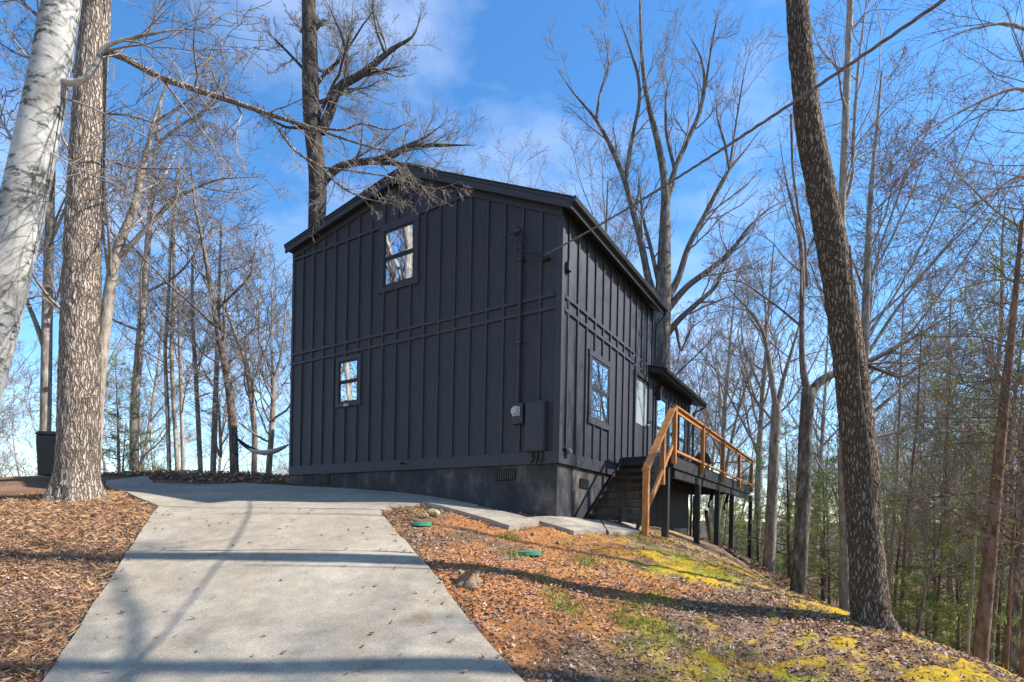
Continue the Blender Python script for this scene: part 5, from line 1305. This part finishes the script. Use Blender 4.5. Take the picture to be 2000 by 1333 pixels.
o = scatter_leaves('leaf_litter', 62000, (-1.5, 8.5, 3.2, 12.5, lambda x, y: np.clip((0.25 + 1.2 * (fbm(x * 0.9, y * 0.9, 123, 3) - 0.3)) * (1 - 0.75 * mossd(x, y)) * (0.35 + 0.65 * smooth((8.2 - y) / 2)) * 0.8, 0.05, 1)), 0.010, 0.030, PB, 1)
o['label'] = 'brown fallen leaves over the slope right of the driveway'; o['category'] = 'leaves'
o = scatter_leaves('leaf_litter', 110000, (-9, -1.5, 3.0, 13.5, lambda x, y: np.clip(0.4 + 0.9 * (fbm(x, y, 133, 3) - 0.3), 0.1, 1)), 0.007, 0.020, PL, 2)
o['label'] = 'orange-brown fallen leaves covering the bed left of the driveway'; o['category'] = 'leaves'
o = scatter_leaves('pine_straw', 16000, (-9, -1.5, 3.0, 13.5, lambda x, y: np.clip(0.3 + 1.2 * (fbm(x * 0.8, y * 0.8, 143, 3) - 0.3), 0.05, 1)), 0.03, 0.07, [(0.36, 0.20, 0.10), (0.44, 0.28, 0.15), (0.26, 0.14, 0.08)], 3, 0.016, 26)
o['label'] = 'tan pine straw strewn over the bed left of the driveway'; o['category'] = 'pine straw'
o = scatter_leaves('leaf_litter', 26000, (6, 34, 8, 40, lambda x, y: np.ones_like(x) * 0.8), 0.04, 0.10, PB, 4, 0.06)
o['label'] = 'brown leaf carpet on the forest floor down the right slope'; o['category'] = 'leaves'
o = scatter_leaves('leaf_litter', 9000, (-11, -1, 13.8, 22, lambda x, y: np.ones_like(x) * 0.6), 0.02, 0.06, PL + PB, 6, 0.03)
o['label'] = 'dark fallen leaves on the shaded mound beyond the apron'; o['category'] = 'leaves'
def on_drive():
    r = np.random.default_rng(9); n = 170
    t = r.random(n); e = r.random(n) ** 2.2
    sd = r.random(n) < 0.5
    x0, y0 = dl0[0] + (dl1[0] - dl0[0]) * t, dl0[1] + (dl1[1] - dl0[1]) * t
    x1, y1 = dr0[0] + (dr1[0] - dr0[0]) * t, dr0[1] + (dr1[1] - dr0[1]) * t
    f_ = np.where(sd, e * 0.5, 1 - e * 0.5)
    x, y = x0 + (x1 - x0) * f_, y0 + (y1 - y0) * f_
    s_ = r.uniform(0.012, 0.035, n); an = r.uniform(0, 6.28, n)
    c = np.stack([x, y, base_h(x, y) + 0.042], -1)
    e1 = np.stack([np.cos(an), np.sin(an), r.normal(0, 0.2, n)], -1) * s_[:, None]; e2 = np.stack([-np.sin(an), np.cos(an), r.normal(0, 0.2, n)], -1) * s_[:, None] * 0.6
    up_ = np.array((0, 0, 1)) * s_[:, None] * 0.4
    v = np.stack([c - e1 + up_, c - e2, c + e1 + up_, c + e2], 1).reshape(-1, 3)
    b4 = np.arange(n)[:, None] * 4
    me = mesh_np('blown_leaves', v, np.concatenate([b4 + np.array((0, 1, 2)), b4 + np.array((0, 2, 3))]).reshape(-1, 3), False)
    vcol(me, np.repeat(np.array(PL)[r.integers(0, len(PL), n)] * 0.8, 4, axis=0))
    tag(link('blown_leaves', me, M['litter']), 'dry leaves blown along the driveway edges', 'leaves', kind='stuff')
on_drive()
# grass tufts
vs, cs = [], []
r = np.random.default_rng(77)
GP = [(1145, 1097, .22, 260), (1225, 1212, .2, 220), (1110, 1186, .2, 220), (1290, 1225, .16, 150), (1000, 1050, .14, 130), (1000, 1083, .18, 140), (1240, 1180, .2, 140), (1290, 1170, .25, 160), (1060, 1130, .2, 130), (1330, 1260, .25, 180), (1200, 1045, .15, 120), (1255, 1052, .2, 160), (1080, 1165, .15, 90), (1450, 1290, .3, 150), (870, 985, .2, 120), (980, 1047, .1, 60)]
for px, py, sp_, n in GP:
    g = ground_at(px, py)
    x, y = g[0] + r.normal(0, sp_ * 0.6, n), g[1] + r.normal(0, sp_ * 0.6, n)
    z = base_h(x, y) - 0.02
    h_ = r.uniform(0.03, 0.085, n); an = r.uniform(0, 6.28, n); ln = r.normal(0, 0.03, (n, 2))
    sx, sy = np.cos(an) * 0.004, np.sin(an) * 0.004
    vs.append(np.stack([np.stack([x - sx, y - sy, z], -1), np.stack([x + sx, y + sy, z], -1), np.stack([x + ln[:, 0], y + ln[:, 1], z + h_ + 0.02], -1)], 1).reshape(-1, 3))
    cs.append(np.repeat(np.array([(0.14, 0.24, 0.03), (0.2, 0.3, 0.04), (0.3, 0.3, 0.1)])[r.integers(0, 3, n)], 3, axis=0))
vs, cs = np.concatenate(vs), np.concatenate(cs)
me = mesh_np('grass', vs, np.arange(len(vs)).reshape(-1, 3), False); vcol(me, cs)
tag(link('grass', me, M['needle']), 'sparse green grass tufts on the slope', 'grass', kind='stuff')
